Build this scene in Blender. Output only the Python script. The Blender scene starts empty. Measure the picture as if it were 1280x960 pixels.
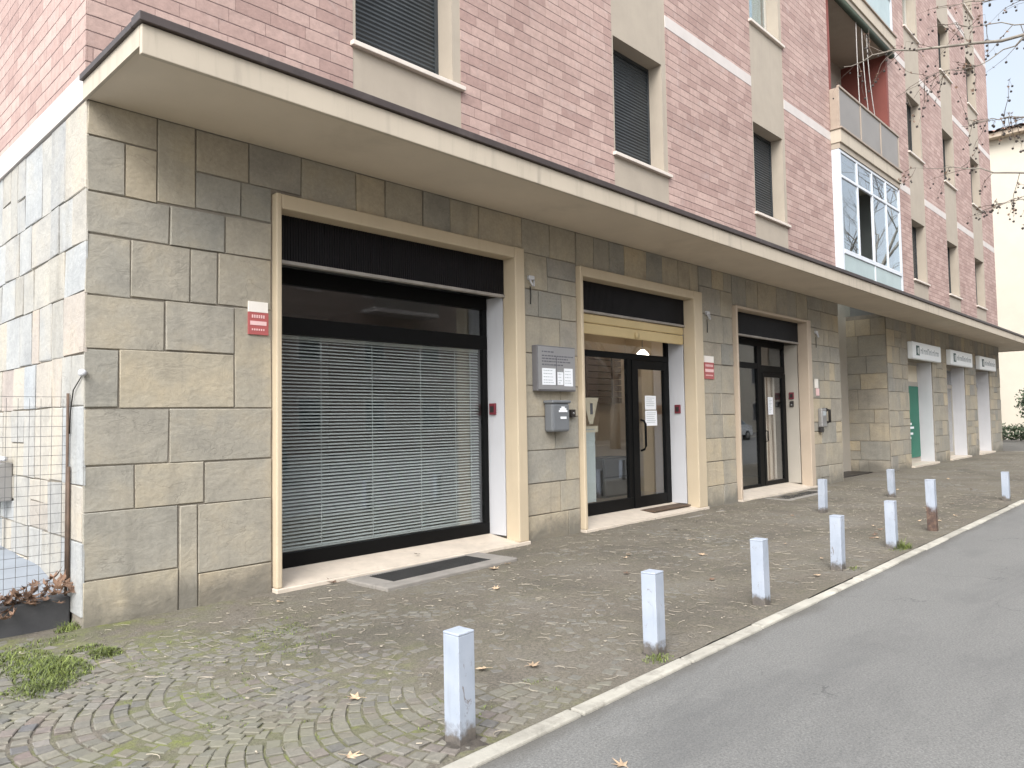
import bpy, bmesh, math, random
from mathutils import Vector, Matrix
random.seed(7)
R = random.Random(11)
scene = bpy.context.scene
COL = scene.collection
rad = math.radians

# ------------------------------------------------------------------ materials
MATS = {}
def node(nt, t, **kw):
    n = nt.nodes.new(t)
    for k, v in kw.items(): setattr(n, k, v)
    return n
def ramp(nt, src, stops):
    r = node(nt, 'ShaderNodeValToRGB')
    els = r.color_ramp.elements
    while len(els) < len(stops): els.new(0.5)
    for e, (p, c) in zip(els, stops):
        e.position = p; e.color = (*c, 1) if len(c) == 3 else c
    nt.links.new(src, r.inputs[0])
    return r.outputs[0]
def mixc(nt, fac, a, b, mode='MIX'):
    m = node(nt, 'ShaderNodeMix', data_type='RGBA', blend_type=mode)
    if isinstance(fac, (int, float)): m.inputs[0].default_value = fac
    else: nt.links.new(fac, m.inputs[0])
    for i, v in ((6, a), (7, b)):
        if isinstance(v, tuple): m.inputs[i].default_value = (*v[:3], 1)
        else: nt.links.new(v, m.inputs[i])
    return m.outputs[2]
def noise(nt, vec, scale, detail=6, rough=.6, dist=0.0):
    n = node(nt, 'ShaderNodeTexNoise')
    n.inputs['Scale'].default_value = scale; n.inputs['Detail'].default_value = detail
    n.inputs['Roughness'].default_value = rough; n.inputs['Distortion'].default_value = dist
    nt.links.new(vec, n.inputs['Vector'])
    return n.outputs['Fac']
def mathn(nt, op, a, b=None, clamp=False):
    m = node(nt, 'ShaderNodeMath', operation=op, use_clamp=clamp)
    for i, v in ((0, a), (1, b)):
        if v is None: continue
        if isinstance(v, (int, float)): m.inputs[i].default_value = v
        else: nt.links.new(v, m.inputs[i])
    return m.outputs[0]
def base_mat(name):
    m = bpy.data.materials.new(name); m.use_nodes = True
    nt = m.node_tree
    bs = nt.nodes['Principled BSDF']
    tc = node(nt, 'ShaderNodeTexCoord')
    MATS[name] = m
    return m, nt, bs, tc.outputs['Object']
def bump(nt, bs, h, strength=.3, dist=.01):
    b = node(nt, 'ShaderNodeBump')
    b.inputs['Strength'].default_value = strength; b.inputs['Distance'].default_value = dist
    nt.links.new(h, b.inputs['Height']); nt.links.new(b.outputs[0], bs.inputs['Normal'])
def scaled(nt, vec, s):
    m = node(nt, 'ShaderNodeMapping'); m.inputs['Scale'].default_value = s
    nt.links.new(vec, m.inputs['Vector']); return m.outputs[0]

def pm(name, col, rough=.6, var=.12, scale=4, fine=40, bstr=.15, bdist=.004, metal=0, rnd=0.0, stain=None, spec=.5, tint=None, streak=None):
    """painted / plain surface with mottling, grain, optional irregular stains and per-face variation"""
    m, nt, bs, v = base_mat(name)
    a = tuple(c * (1 - var) for c in col); b = tuple(min(1, c * (1 + var)) for c in col)
    c = ramp(nt, noise(nt, v, scale), [(.3, a), (.7, b)])
    if rnd:
        at = node(nt, 'ShaderNodeAttribute'); at.attribute_name = 'rnd'
        lo = (1 - rnd,) * 3; hi = (1 + rnd,) * 3
        if tint: hi = tuple((1 + rnd) * t for t in tint)
        c = mixc(nt, 1.0, c, ramp(nt, at.outputs['Fac'], [(0, lo), (1, hi)]), 'MULTIPLY')
    if stain:
        sc, th, amt = stain[1], stain[2], stain[3]
        f = ramp(nt, noise(nt, v, sc, 9, .65, .4), [(th, (0, 0, 0)), (min(1, th + .18), (amt,) * 3)])
        c = mixc(nt, f, c, stain[0])
    if streak:         # rain streaks and drips
        f = ramp(nt, noise(nt, scaled(nt, v, (11, 11, .9)), 1, 7, .6, .2), [(.52, (0, 0, 0)), (.74, (streak[1],) * 3)])
        f = mathn(nt, 'MULTIPLY', f, ramp(nt, noise(nt, v, .9, 4), [(.35, (.15,) * 3), (.65, (1, 1, 1))]))
        c = mixc(nt, f, c, streak[0])
    nt.links.new(c, bs.inputs['Base Color'])
    bs.inputs['Roughness'].default_value = rough; bs.inputs['Metallic'].default_value = metal
    bs.inputs['Specular IOR Level'].default_value = spec
    if bstr: bump(nt, bs, noise(nt, v, fine, 5), bstr, bdist)
    return m

def stone_mat(name, stops, bstr=.5, base_dirt=True):
    m, nt, bs, v = base_mat(name)
    at = node(nt, 'ShaderNodeAttribute'); at.attribute_name = 'rnd'
    c = ramp(nt, at.outputs['Fac'], stops)
    # each slab has its own offset in the texture so the veins do not run across the joints
    off = node(nt, 'ShaderNodeVectorMath', operation='ADD'); nt.links.new(v, off.inputs[0])
    sc = node(nt, 'ShaderNodeVectorMath', operation='SCALE'); sc.inputs[0].default_value = (37, 51, 23)
    nt.links.new(at.outputs['Fac'], sc.inputs['Scale']); nt.links.new(sc.outputs[0], off.inputs[1])
    v2 = off.outputs[0]
    n1 = noise(nt, v2, 2.4, 8, .62, .25)
    c = mixc(nt, 1.0, c, ramp(nt, n1, [(.28, (.80, .81, .83)), (.5, (1, 1, 1)), (.72, (1.13, 1.08, 1.0))]), 'MULTIPLY')
    n2 = noise(nt, v2, 30, 7, .72)
    c = mixc(nt, 1.0, c, ramp(nt, n2, [(.28, (.86, .86, .86)), (.72, (1.11, 1.11, 1.10))]), 'MULTIPLY')
    # hairline cleavage marks
    vo = noise(nt, scaled(nt, v2, (1, 1, 1.7)), 3.0, 4, .5, .5)
    crack = ramp(nt, mathn(nt, 'ABSOLUTE', mathn(nt, 'SUBTRACT', vo, .5)), [(.0, (.35,) * 3), (.010, (0, 0, 0))])
    gate = ramp(nt, noise(nt, v2, 1.6, 3), [(.52, (0, 0, 0)), (.62, (1, 1, 1))])
    c = mixc(nt, mathn(nt, 'MULTIPLY', crack, gate), c, (.15, .135, .11))
    f = ramp(nt, noise(nt, v, 1.1, 9, .62, .6), [(.56, (0, 0, 0)), (.76, (.40,) * 3)])
    c = mixc(nt, f, c, (.19, .18, .16))
    st = ramp(nt, noise(nt, scaled(nt, v, (5, 5, .55)), 1, 8, .62, .3), [(.54, (0, 0, 0)), (.74, (.42,) * 3)])
    c = mixc(nt, st, c, (.20, .185, .155))
    if base_dirt:      # splashed mud along the foot of the wall, ragged upper edge
        sp = node(nt, 'ShaderNodeSeparateXYZ'); nt.links.new(v, sp.inputs[0])
        e = mathn(nt, 'SUBTRACT', mathn(nt, 'ADD', mathn(nt, 'MULTIPLY', noise(nt, v, 2.2, 9, .65, .4), .75), -.10), sp.outputs[2])
        c = mixc(nt, ramp(nt, e, [(0, (0, 0, 0)), (.22, (.72,) * 3)]), c, (.135, .125, .105))
    nt.links.new(c, bs.inputs['Base Color'])
    bs.inputs['Roughness'].default_value = .88; bs.inputs['Specular IOR Level'].default_value = .2
    rid = noise(nt, scaled(nt, v2, (1.0, 1.0, 1.5)), 4.5, 11, .6, .5)
    h = mathn(nt, 'SUBTRACT', mathn(nt, 'ADD', mathn(nt, 'MULTIPLY', rid, .8), mathn(nt, 'MULTIPLY', n2, .16)), mathn(nt, 'MULTIPLY', crack, mathn(nt, 'MULTIPLY', gate, .2)))
    bump(nt, bs, h, bstr, .035)
    return m
stone_mat('facade_stone', [(0, (.275, .262, .228)), (.22, (.335, .305, .25)), (.45, (.385, .338, .258)), (.66, (.305, .288, .25)), (.85, (.44, .372, .268)), (1, (.29, .272, .24))])
stone_mat('side_stone', [(0, (.36, .335, .29)), (.25, (.37, .378, .378)), (.5, (.40, .365, .305)), (.72, (.34, .335, .32)), (.88, (.41, .375, .32)), (1, (.38, .325, .285))], base_dirt=False)
pm('mortar', (.245, .215, .175), .95, .2, 6, 60, .4, .004)

def brick_mat():
    m, nt, bs, v = base_mat('pink_brick')
    sp = node(nt, 'ShaderNodeSeparateXYZ'); nt.links.new(v, sp.inputs[0])
    xy = mathn(nt, 'ADD', sp.outputs[0], sp.outputs[1])
    row = mathn(nt, 'FLOOR', mathn(nt, 'DIVIDE', sp.outputs[2], .122))
    wn = node(nt, 'ShaderNodeTexWhiteNoise', noise_dimensions='1D'); nt.links.new(row, wn.inputs['W'])
    x2 = mathn(nt, 'ADD', xy, mathn(nt, 'MULTIPLY', wn.outputs['Value'], .33))
    # low-frequency wobble makes neighbouring bricks differ in length
    cb0 = node(nt, 'ShaderNodeCombineXYZ'); nt.links.new(mathn(nt, 'MULTIPLY', xy, 2.1), cb0.inputs[0]); nt.links.new(mathn(nt, 'MULTIPLY', row, 3.7), cb0.inputs[1])
    x2 = mathn(nt, 'ADD', x2, mathn(nt, 'MULTIPLY', noise(nt, cb0.outputs[0], 1, 1), .24))
    cb = node(nt, 'ShaderNodeCombineXYZ'); nt.links.new(x2, cb.inputs[0]); nt.links.new(sp.outputs[2], cb.inputs[1])
    bt = node(nt, 'ShaderNodeTexBrick'); bt.offset = .43
    bt.inputs['Scale'].default_value = 1; bt.inputs['Mortar Size'].default_value = .004
    bt.inputs['Mortar Smooth'].default_value = .35; bt.inputs['Bias'].default_value = -.1
    bt.inputs['Brick Width'].default_value = .33; bt.inputs['Row Height'].default_value = .122
    bt.inputs['Color1'].default_value = (.45, .322, .282, 1); bt.inputs['Color2'].default_value = (.325, .216, .19, 1)
    bt.inputs['Mortar'].default_value = (.28, .19, .168, 1)
    nt.links.new(cb.outputs[0], bt.inputs['Vector'])
    c = mixc(nt, 1.0, bt.outputs['Color'], ramp(nt, noise(nt, v, .7, 6, .6), [(.3, (.88, .87, .86)), (.7, (1.1, 1.1, 1.09))]), 'MULTIPLY')
    c = mixc(nt, 1.0, c, ramp(nt, noise(nt, v, 14, 6, .7), [(.3, (.84, .84, .84)), (.7, (1.14, 1.13, 1.12))]), 'MULTIPLY')
    f = ramp(nt, noise(nt, v, 3.1, 8, .7, .5), [(.56, (0, 0, 0)), (.75, (.4,) * 3)])
    c = mixc(nt, f, c, (.49, .42, .39))
    f = ramp(nt, noise(nt, scaled(nt, v, (1, 1, 2.5)), 1.9, 8, .7, .5), [(.58, (0, 0, 0)), (.75, (.35,) * 3)])
    c = mixc(nt, f, c, (.26, .19, .182))
    fz = mathn(nt, 'FRACT', mathn(nt, 'DIVIDE', mathn(nt, 'ADD', sp.outputs[2], mathn(nt, 'MULTIPLY', mathn(nt, 'SUBTRACT', noise(nt, v, 6, 3), .5), .012)), .122))
    bed = ramp(nt, mathn(nt, 'ABSOLUTE', mathn(nt, 'SUBTRACT', fz, .5)), [(.445, (0, 0, 0)), (.475, (1, 1, 1))])
    bed = mathn(nt, 'MULTIPLY', bed, ramp(nt, noise(nt, v, 2.7, 4), [(.3, (.45,) * 3), (.6, (.95,) * 3)]))
    c = mixc(nt, bed, c, (.13, .085, .078))
    nt.links.new(c, bs.inputs['Base Color'])
    bs.inputs['Roughness'].default_value = .8; bs.inputs['Specular IOR Level'].default_value = .3
    h = mathn(nt, 'ADD', mathn(nt, 'ADD', mathn(nt, 'MULTIPLY', bt.outputs['Fac'], -.4), mathn(nt, 'MULTIPLY', bed, -1.0)), mathn(nt, 'MULTIPLY', noise(nt, v, 30, 5), .5))
    bump(nt, bs, h, .7, .008)
brick_mat()

pm('beige_render', (.37, .315, .25), .8, .06, 2.5, 60, .15, .003, streak=((.30, .255, .21), .5), stain=((.36, .31, .25), 1.4, .58, .35))
pm('soffit_paint', (.60, .515, .41), .85, .06, 1.3, 50, .15, .003, stain=((.46, .39, .305), 1.1, .54, .55))
pm('fascia_paint', (.46, .395, .31), .75, .05, 2, 50, .12, .003, streak=((.27, .235, .19), .7), stain=((.40, .34, .27), 1.6, .60, .4))
pm('white_band', (.54, .49, .455), .8, .06, 3, 50, .15, .003, stain=((.55, .49, .44), 2, .58, .4))
pm('flashing_metal', (.050, .036, .032), .5, .2, 5, 60, .1, .002, stain=((.12, .10, .09), 4, .55, .5))
pm('portal_paint', (.53, .435, .305), .6, .05, 2, 60, .1, .002, streak=((.42, .33, .22), .4), stain=((.46, .35, .22), 2.2, .6, .4))
pm('portal_paint_grey', (.46, .37, .28), .65, .06, 2, 60, .1, .002)
pm('white_paint', (.53, .525, .535), .5, .03, 2, 60, .06, .002, streak=((.42, .41, .39), .4), stain=((.5, .48, .45), 3, .64, .4))
pm('greige_paint', (.42, .38, .32), .6, .05, 2, 60, .06, .002)
pm('marble_sill', (.58, .50, .41), .5, .12, 5, 60, .15, .002, stain=((.36, .30, .24), 5, .56, .5))
pm('black_metal', (.005, .005, .005), .5, .1, 3, 60, .05, .001, spec=.12)
pm('black_flute', (.009, .008, .009), .5, .2, 3, 60, .05, .001, spec=.2, stain=((.03, .027, .026), 6, .6, .3))
pm('grey_lip', (.30, .27, .24), .6, .2, 6, 60, .1, .002, stain=((.22, .24, .12), 7, .6, .4))
pm('tan_shutter', (.56, .43, .22), .5, .05, 3, 60, .05, .001)
pm('shutter_slats', (.030, .035, .038), .5, .15, 3, 60, .08, .002, stain=((.075, .08, .08), 5, .55, .5))
pm('brown_shutter', (.10, .075, .06), .6, .15, 3, 60, .08, .002)
pm('blind_slats', (.50, .53, .515), .5, .05, 3, 60, 0)
pm('window_sill', (.62, .55, .48), .6, .08, 5, 60, .12, .002, stain=((.4, .34, .29), 5, .58, .4))
pm('red_plaster', (.19, .055, .042), .85, .1, 2, 50, .1, .003)
pm('rail_metal', (.34, .27, .21), .5, .1, 4, 60, .05, .001)
pm('rail_panel', (.21, .185, .16), .35, .08, 1.5, 60, 0)
pm('pale_frame', (.62, .64, .67), .45, .06, 3, 60, .05, .001)
pm('pale_panel', (.36, .43, .42), .25, .08, 1.5, 60, 0)
pm('awning_cloth', (.05, .065, .045), .9, .15, 3, 60, .2, .003)
pm('cord_white', (.5, .47, .44), .7)
pm('interior_wall', (.60, .47, .33), .9, .05, 1.2, 40, .05, .002)
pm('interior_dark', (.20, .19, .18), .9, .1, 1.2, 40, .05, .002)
pm('interior_floor', (.33, .28, .23), .4, .08, 3, 40, .05, .002)
pm('wood_panel', (.12, .075, .045), .6, .25, 4, 60, .1, .002)
pm('curtain_cloth', (.50, .44, .38), .9, .1, 3, 60, .1, .002)
pm('white_curtain', (.75, .75, .76), .9, .05, 3, 60, .1, .002)
pm('frosted_film', (.55, .60, .59), .45, .04, 2, 60, 0)
pm('cabinet_grey', (.075, .08, .085), .5, .1, 3, 60, 0)
pm('paper_white', (.82, .83, .85), .7, .02, 3, 60, 0)
pm('paper_cream', (.68, .60, .46), .7, .03, 3, 60, 0)
pm('ink_grey', (.12, .12, .14), .7, .1, 3, 60, 0)
pm('ink_light', (.42, .45, .46), .7, .1, 3, 60, 0)
pm('ink_green', (.05, .10, .09), .6, .1, 3, 60, 0)
pm('sign_face', (.88, .90, .90), .35, .02, 2, 60, 0)
pm('sign_edge', (.66, .63, .58), .5, .06, 3, 60, 0)
pm('banner_green', (.015, .15, .095), .5, .08, 2, 60, 0)
pm('plaque_grey', (.33, .325, .325), .35, .05, 3, 60, 0, metal=.3)
pm('plaque_edge', (.15, .145, .15), .4, .1, 3, 60, 0)
pm('box_grey', (.155, .162, .17), .45, .06, 4, 60, .05, .001)
pm('dark_plastic', (.022, .018, .016), .45, .1, 4, 60, 0)
pm('red_plastic', (.16, .02, .03), .4, .1, 4, 60, 0)
pm('sticker_red', (.40, .10, .095), .5, .08, 8, 60, 0)
pm('sticker_pink', (.78, .52, .50), .5, .05, 8, 60, 0)
pm('sticker_cream', (.82, .76, .69), .5, .05, 8, 60, 0)
pm('steel_grey', (.33, .32, .31), .45, .1, 5, 60, .05, .001, metal=.5)
pm('wire_metal', (.14, .14, .14), .5, .2, 6, 60, 0, metal=.4)
pm('rusty_wire', (.10, .065, .045), .8, .3, 9, 60, 0)
pm('dark_concrete', (.065, .064, .066), .85, .25, 3, 50, .4, .006, stain=((.12, .115, .11), 4, .56, .5))
pm('terrace_concrete', (.24, .26, .285), .8, .12, 2, 50, .3, .004, stain=((.22, .22, .23), 2.4, .58, .5))
pm('grate_concrete', (.235, .215, .19), .9, .15, 4, 60, .5, .004, stain=((.14, .13, .115), 5, .55, .6))
pm('grate_iron', (.035, .034, .033), .6, .2, 6, 60, .1, .002)
pm('kerb_stone', (.385, .36, .305), .85, .2, 4, 60, .7, .008, rnd=.16, stain=((.15, .135, .11), 5, .52, .8))
pm('bark', (.20, .175, .145), .9, .3, 3, 30, .5, .02, stain=((.33, .31, .25), 3, .52, .8))
pm('twig', (.13, .105, .085), .9, .2, 5, 40, .1, .002)
pm('seed_brown', (.055, .045, .04), .9, .2, 8, 40, .1, .002)
pm('roof_tile', (.30, .15, .10), .8, .2, 3, 20, .4, .02)
pm('cream_wall', (.56, .505, .415), .85, .05, .8, 40, .1, .004)
pm('pink_wall', (.30, .235, .195), .85, .06, .8, 40, .1, .004)
pm('tan_wall', (.27, .24, .195), .85, .06, .8, 40, .1, .004)
pm('hedge_leaf', (.040, .062, .026), .6, .3, 2, 40, 0, rnd=.45)
pm('tyre', (.02, .02, .02), .85)
pm('car_white', (.78, .79, .80), .25, .02, 1, 40, 0)
pm('car_dark', (.028, .045, .050), .25, .05, 1, 40, 0)
pm('grass_blade', (.088, .130, .036), .6, .35, 9, 40, 0, rnd=.6, tint=(1.35, 1.1, .8))
pm('leaf_dry', (.50, .36, .235), .75, .2, 20, 60, .2, .002, rnd=.35)
pm('leaf_brown', (.175, .105, .068), .8, .25, 20, 60, .2, .002, rnd=.45)
pm('mat_coir', (.085, .055, .035), .95, .3, 20, 60, .4, .004)
pm('foot_soil_shade', (.062, .052, .042), .95, .35, 18, 60, .8, .008, stain=((.12, .105, .08), 14, .5, .7))
pm('leaf_dark', (.06, .05, .04), .8, .2, 20, 60, .2, .002)
pm('debris', (.225, .195, .15), .9, .3, 3, 40, 0, rnd=.5)

_m, _nt, _bs, _v = base_mat('lamp_bowl')
_bs.inputs['Base Color'].default_value = (.8, .74, .62, 1); _bs.inputs['Emission Color'].default_value = (1, .92, .80, 1); _bs.inputs['Emission Strength'].default_value = 4
def bollard_mat(name, rust=False):
    m, nt, bs, v = base_mat(name)
    info = node(nt, 'ShaderNodeObjectInfo')
    off = node(nt, 'ShaderNodeVectorMath', operation='ADD'); nt.links.new(v, off.inputs[0])
    sc = node(nt, 'ShaderNodeVectorMath', operation='SCALE'); sc.inputs[0].default_value = (9, 14, 5)
    nt.links.new(info.outputs['Random'], sc.inputs['Scale']); nt.links.new(sc.outputs[0], off.inputs[1])
    v2 = off.outputs[0]
    sp = node(nt, 'ShaderNodeSeparateXYZ'); nt.links.new(v, sp.inputs[0])
    z = sp.outputs[2]
    n = noise(nt, v2, 9, 8, .65)
    c = ramp(nt, noise(nt, v2, 4), [(.3, (.30, .335, .39)), (.7, (.39, .42, .475))])
    # dirty streaks
    st = ramp(nt, noise(nt, scaled(nt, v2, (30, 30, 3)), 1, 6, .6), [(.55, (0, 0, 0)), (.72, (.4,) * 3)])
    c = mixc(nt, st, c, (.235, .245, .27))
    # chips
    ch = mathn(nt, 'MULTIPLY', ramp(nt, noise(nt, scaled(nt, v2, (1, 1, .55)), 26, 9, .75, .8), [(.585, (0, 0, 0)), (.62, (.8,) * 3)]), ramp(nt, noise(nt, v2, 5, 3), [(.45, (0, 0, 0)), (.60, (1, 1, 1))]))
    c = mixc(nt, ch, c, (.16, .13, .11))
    top = .36 if rust else .085
    e = mathn(nt, 'SUBTRACT', mathn(nt, 'ADD', mathn(nt, 'MULTIPLY', n, .34 if rust else .26), top - (.17 if rust else .115)), z)
    f = ramp(nt, e, [(.0, (0, 0, 0)), (.10 if rust else .05, (.95,) * 3)])
    rc = ramp(nt, noise(nt, v2, 14, 7, .7), [(.3, (.022, .012, .008)), (.5, (.085, .042, .022)), (.75, (.20, .13, .085))]) if rust else \
         ramp(nt, noise(nt, v2, 14, 7, .7), [(.3, (.05, .042, .035)), (.75, (.17, .14, .11))])
    c = mixc(nt, f, c, rc)
    nt.links.new(c, bs.inputs['Base Color']); bs.inputs['Roughness'].default_value = .55
    bump(nt, bs, n, .12, .003)
bollard_mat('bollard_paint'); bollard_mat('bollard_rusty', True)

def glass_mat(name, tint=(.9, .93, .92), refl=1.0, dusty=0.0):
    m = bpy.data.materials.new(name); m.use_nodes = True; nt = m.node_tree
    nt.nodes.clear(); MATS[name] = m
    out = node(nt, 'ShaderNodeOutputMaterial')
    tr = node(nt, 'ShaderNodeBsdfTransparent'); tr.inputs[0].default_value = (*tint, 1)
    gl = node(nt, 'ShaderNodeBsdfGlossy'); gl.inputs['Roughness'].default_value = .012
    gl.inputs['Color'].default_value = (.95, .97, 1, 1)
    fr = node(nt, 'ShaderNodeFresnel'); ge = node(nt, 'ShaderNodeNewGeometry')
    # both faces of the thin pane reflect alike (no total internal reflection from its back face)
    nt.links.new(mathn(nt, 'SUBTRACT', 1.5, mathn(nt, 'MULTIPLY', ge.outputs['Backfacing'], 1.5 - 1 / 1.5)), fr.inputs['IOR'])
    tc = node(nt, 'ShaderNodeTexCoord')
    f = mathn(nt, 'MULTIPLY', fr.outputs[0], 1.0 * refl, True)
    b = node(nt, 'ShaderNodeBump'); b.inputs['Strength'].default_value = .02; b.inputs['Distance'].default_value = .02
    nt.links.new(noise(nt, tc.outputs['Object'], 1.1, 2), b.inputs['Height']); nt.links.new(b.outputs[0], gl.inputs['Normal'])
    mx = node(nt, 'ShaderNodeMixShader'); nt.links.new(f, mx.inputs[0])
    nt.links.new(tr.outputs[0], mx.inputs[1]); nt.links.new(gl.outputs[0], mx.inputs[2])
    nt.links.new(mx.outputs[0], out.inputs[0])
glass_mat('shop_glass', (.93, .94, .935), 1.5)
glass_mat('veranda_glass', (.72, .79, .79), 2.2)
glass_mat('car_glass', (.25, .3, .3), 1.6)

def asphalt_mat():
    m, nt, bs, v = base_mat('asphalt')
    c = ramp(nt, noise(nt, v, .45, 6, .55), [(.3, (.140, .137, .129)), (.7, (.172, .168, .157))])
    c = mixc(nt, 1.0, c, ramp(nt, noise(nt, v, 85, 5, .8), [(.28, (.5, .5, .5)), (.5, (1, 1, 1)), (.72, (1.6, 1.59, 1.57))]), 'MULTIPLY')
    f = ramp(nt, noise(nt, scaled(nt, v, (.30, 1.3, 1)), 1.3, 8, .65, .7), [(.50, (0, 0, 0)), (.72, (.6,) * 3)])
    c = mixc(nt, f, c, (.095, .094, .091))
    f = ramp(nt, noise(nt, v, 2.6, 8, .7, 1.0), [(.60, (0, 0, 0)), (.68, (.45,) * 3)])
    c = mixc(nt, f, c, (.19, .185, .175))
    # hairline cracks
    vo = node(nt, 'ShaderNodeTexVoronoi', feature='DISTANCE_TO_EDGE'); vo.inputs['Scale'].default_value = .55
    wv = node(nt, 'ShaderNodeVectorMath', operation='ADD'); nt.links.new(v, wv.inputs[0])
    nz = node(nt, 'ShaderNodeTexNoise'); nz.inputs['Scale'].default_value = 2.5; nz.inputs['Detail'].default_value = 6; nt.links.new(v, nz.inputs['Vector'])
    nt.links.new(nz.outputs['Color'], wv.inputs[1]); nt.links.new(wv.outputs[0], vo.inputs['Vector'])
    cr = mathn(nt, 'MULTIPLY', ramp(nt, vo.outputs['Distance'], [(.0, (1, 1, 1)), (.006, (0, 0, 0))]), ramp(nt, noise(nt, v, .5, 3), [(.50, (0, 0, 0)), (.60, (.75,) * 3)]))
    c = mixc(nt, cr, c, (.04, .04, .04))
    # silt gathered along the kerb, ragged edge
    sp = node(nt, 'ShaderNodeSeparateXYZ'); nt.links.new(v, sp.inputs[0])
    e = mathn(nt, 'ADD', mathn(nt, 'SUBTRACT', sp.outputs[1], 2.42), mathn(nt, 'MULTIPLY', noise(nt, scaled(nt, v, (.5, 1, 1)), 3.2, 8, .7), .33))
    c = mixc(nt, ramp(nt, e, [(.05, (0, 0, 0)), (.17, (.75,) * 3)]), c, (.085, .078, .066))
    nt.links.new(c, bs.inputs['Base Color']); bs.inputs['Roughness'].default_value = .8
    bump(nt, bs, mathn(nt, 'SUBTRACT', noise(nt, v, 110, 4, .75), cr), .6, .007)
asphalt_mat()
def dirt_mat():
    m, nt, bs, v = base_mat('pavement_dirt')
    c = ramp(nt, noise(nt, v, .8, 8, .62, .3), [(.28, (.106, .095, .080)), (.5, (.150, .132, .107)), (.72, (.175, .160, .137))])
    c = mixc(nt, 1.0, c, ramp(nt, noise(nt, v, 55, 6, .75), [(.28, (.55, .54, .52)), (.5, (1, 1, 1)), (.72, (1.5, 1.46, 1.38))]), 'MULTIPLY')
    # mossy patches, strongest near the open corner
    g = ramp(nt, noise(nt, v, 1.5, 8, .65, .5), [(.40, (0, 0, 0)), (.58, (.75,) * 3)])
    sp = node(nt, 'ShaderNodeSeparateXYZ'); nt.links.new(v, sp.inputs[0])
    near = ramp(nt, mathn(nt, 'MULTIPLY', mathn(nt, 'ADD', sp.outputs[0], 4.0), .1), [(.48, (1, 1, 1)), (.74, (.06,) * 3)])
    c = mixc(nt, mathn(nt, 'MULTIPLY', g, near), c, (.125, .140, .050))
    c = mixc(nt, mathn(nt, 'MULTIPLY', ramp(nt, noise(nt, v, 7, 6, .7), [(.5, (0, 0, 0)), (.62, (.9,) * 3)]), mathn(nt, 'MULTIPLY', g, near)), c, (.22, .25, .045))
    nt.links.new(c, bs.inputs['Base Color']); bs.inputs['Roughness'].default_value = .95
    bs.inputs['Specular IOR Level'].default_value = .2
    bump(nt, bs, noise(nt, v, 70, 5, .7), .9, .012)
dirt_mat()
def cobble_mat():
    m, nt, bs, v = base_mat('cobble')
    at = node(nt, 'ShaderNodeAttribute'); at.attribute_name = 'rnd'
    c = ramp(nt, at.outputs['Fac'], [(0, (.105, .102, .105)), (.3, (.165, .153, .128)), (.6, (.19, .176, .142)), (.8, (.155, .122, .11)), (1, (.215, .203, .18))])
    c = mixc(nt, 1.0, c, ramp(nt, noise(nt, v, 30, 6, .7), [(.28, (.7, .7, .7)), (.72, (1.22, 1.2, 1.17))]), 'MULTIPLY')
    f = ramp(nt, noise(nt, v, .9, 8, .65, .3), [(.42, (0, 0, 0)), (.62, (.65,) * 3)])
    c = mixc(nt, f, c, (.160, .155, .105))
    f = ramp(nt, noise(nt, v, 2.4, 8, .65, .3), [(.52, (0, 0, 0)), (.68, (.5,) * 3)])
    c = mixc(nt, f, c, (.152, .136, .108))
    # trodden mud film, thicker further along the pavement
    sp = node(nt, 'ShaderNodeSeparateXYZ'); nt.links.new(v, sp.inputs[0])
    g = mathn(nt, 'ADD', mathn(nt, 'MULTIPLY', sp.outputs[0], .16), mathn(nt, 'MULTIPLY', sp.outputs[1], .09))
    g = mathn(nt, 'ADD', g, mathn(nt, 'MULTIPLY', mathn(nt, 'SUBTRACT', noise(nt, v, 1.6, 8, .65, .3), .5), .9))
    c = mixc(nt, ramp(nt, g, [(.45, (.0,) * 3), (1.0, (.86,) * 3)]), c, ramp(nt, noise(nt, v, 60, 5, .75), [(.3, (.095, .087, .072)), (.7, (.185, .170, .143))]))
    nt.links.new(c, bs.inputs['Base Color']); bs.inputs['Roughness'].default_value = .8
    bump(nt, bs, noise(nt, v, 42, 5, .7), .4, .006)
cobble_mat()

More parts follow.
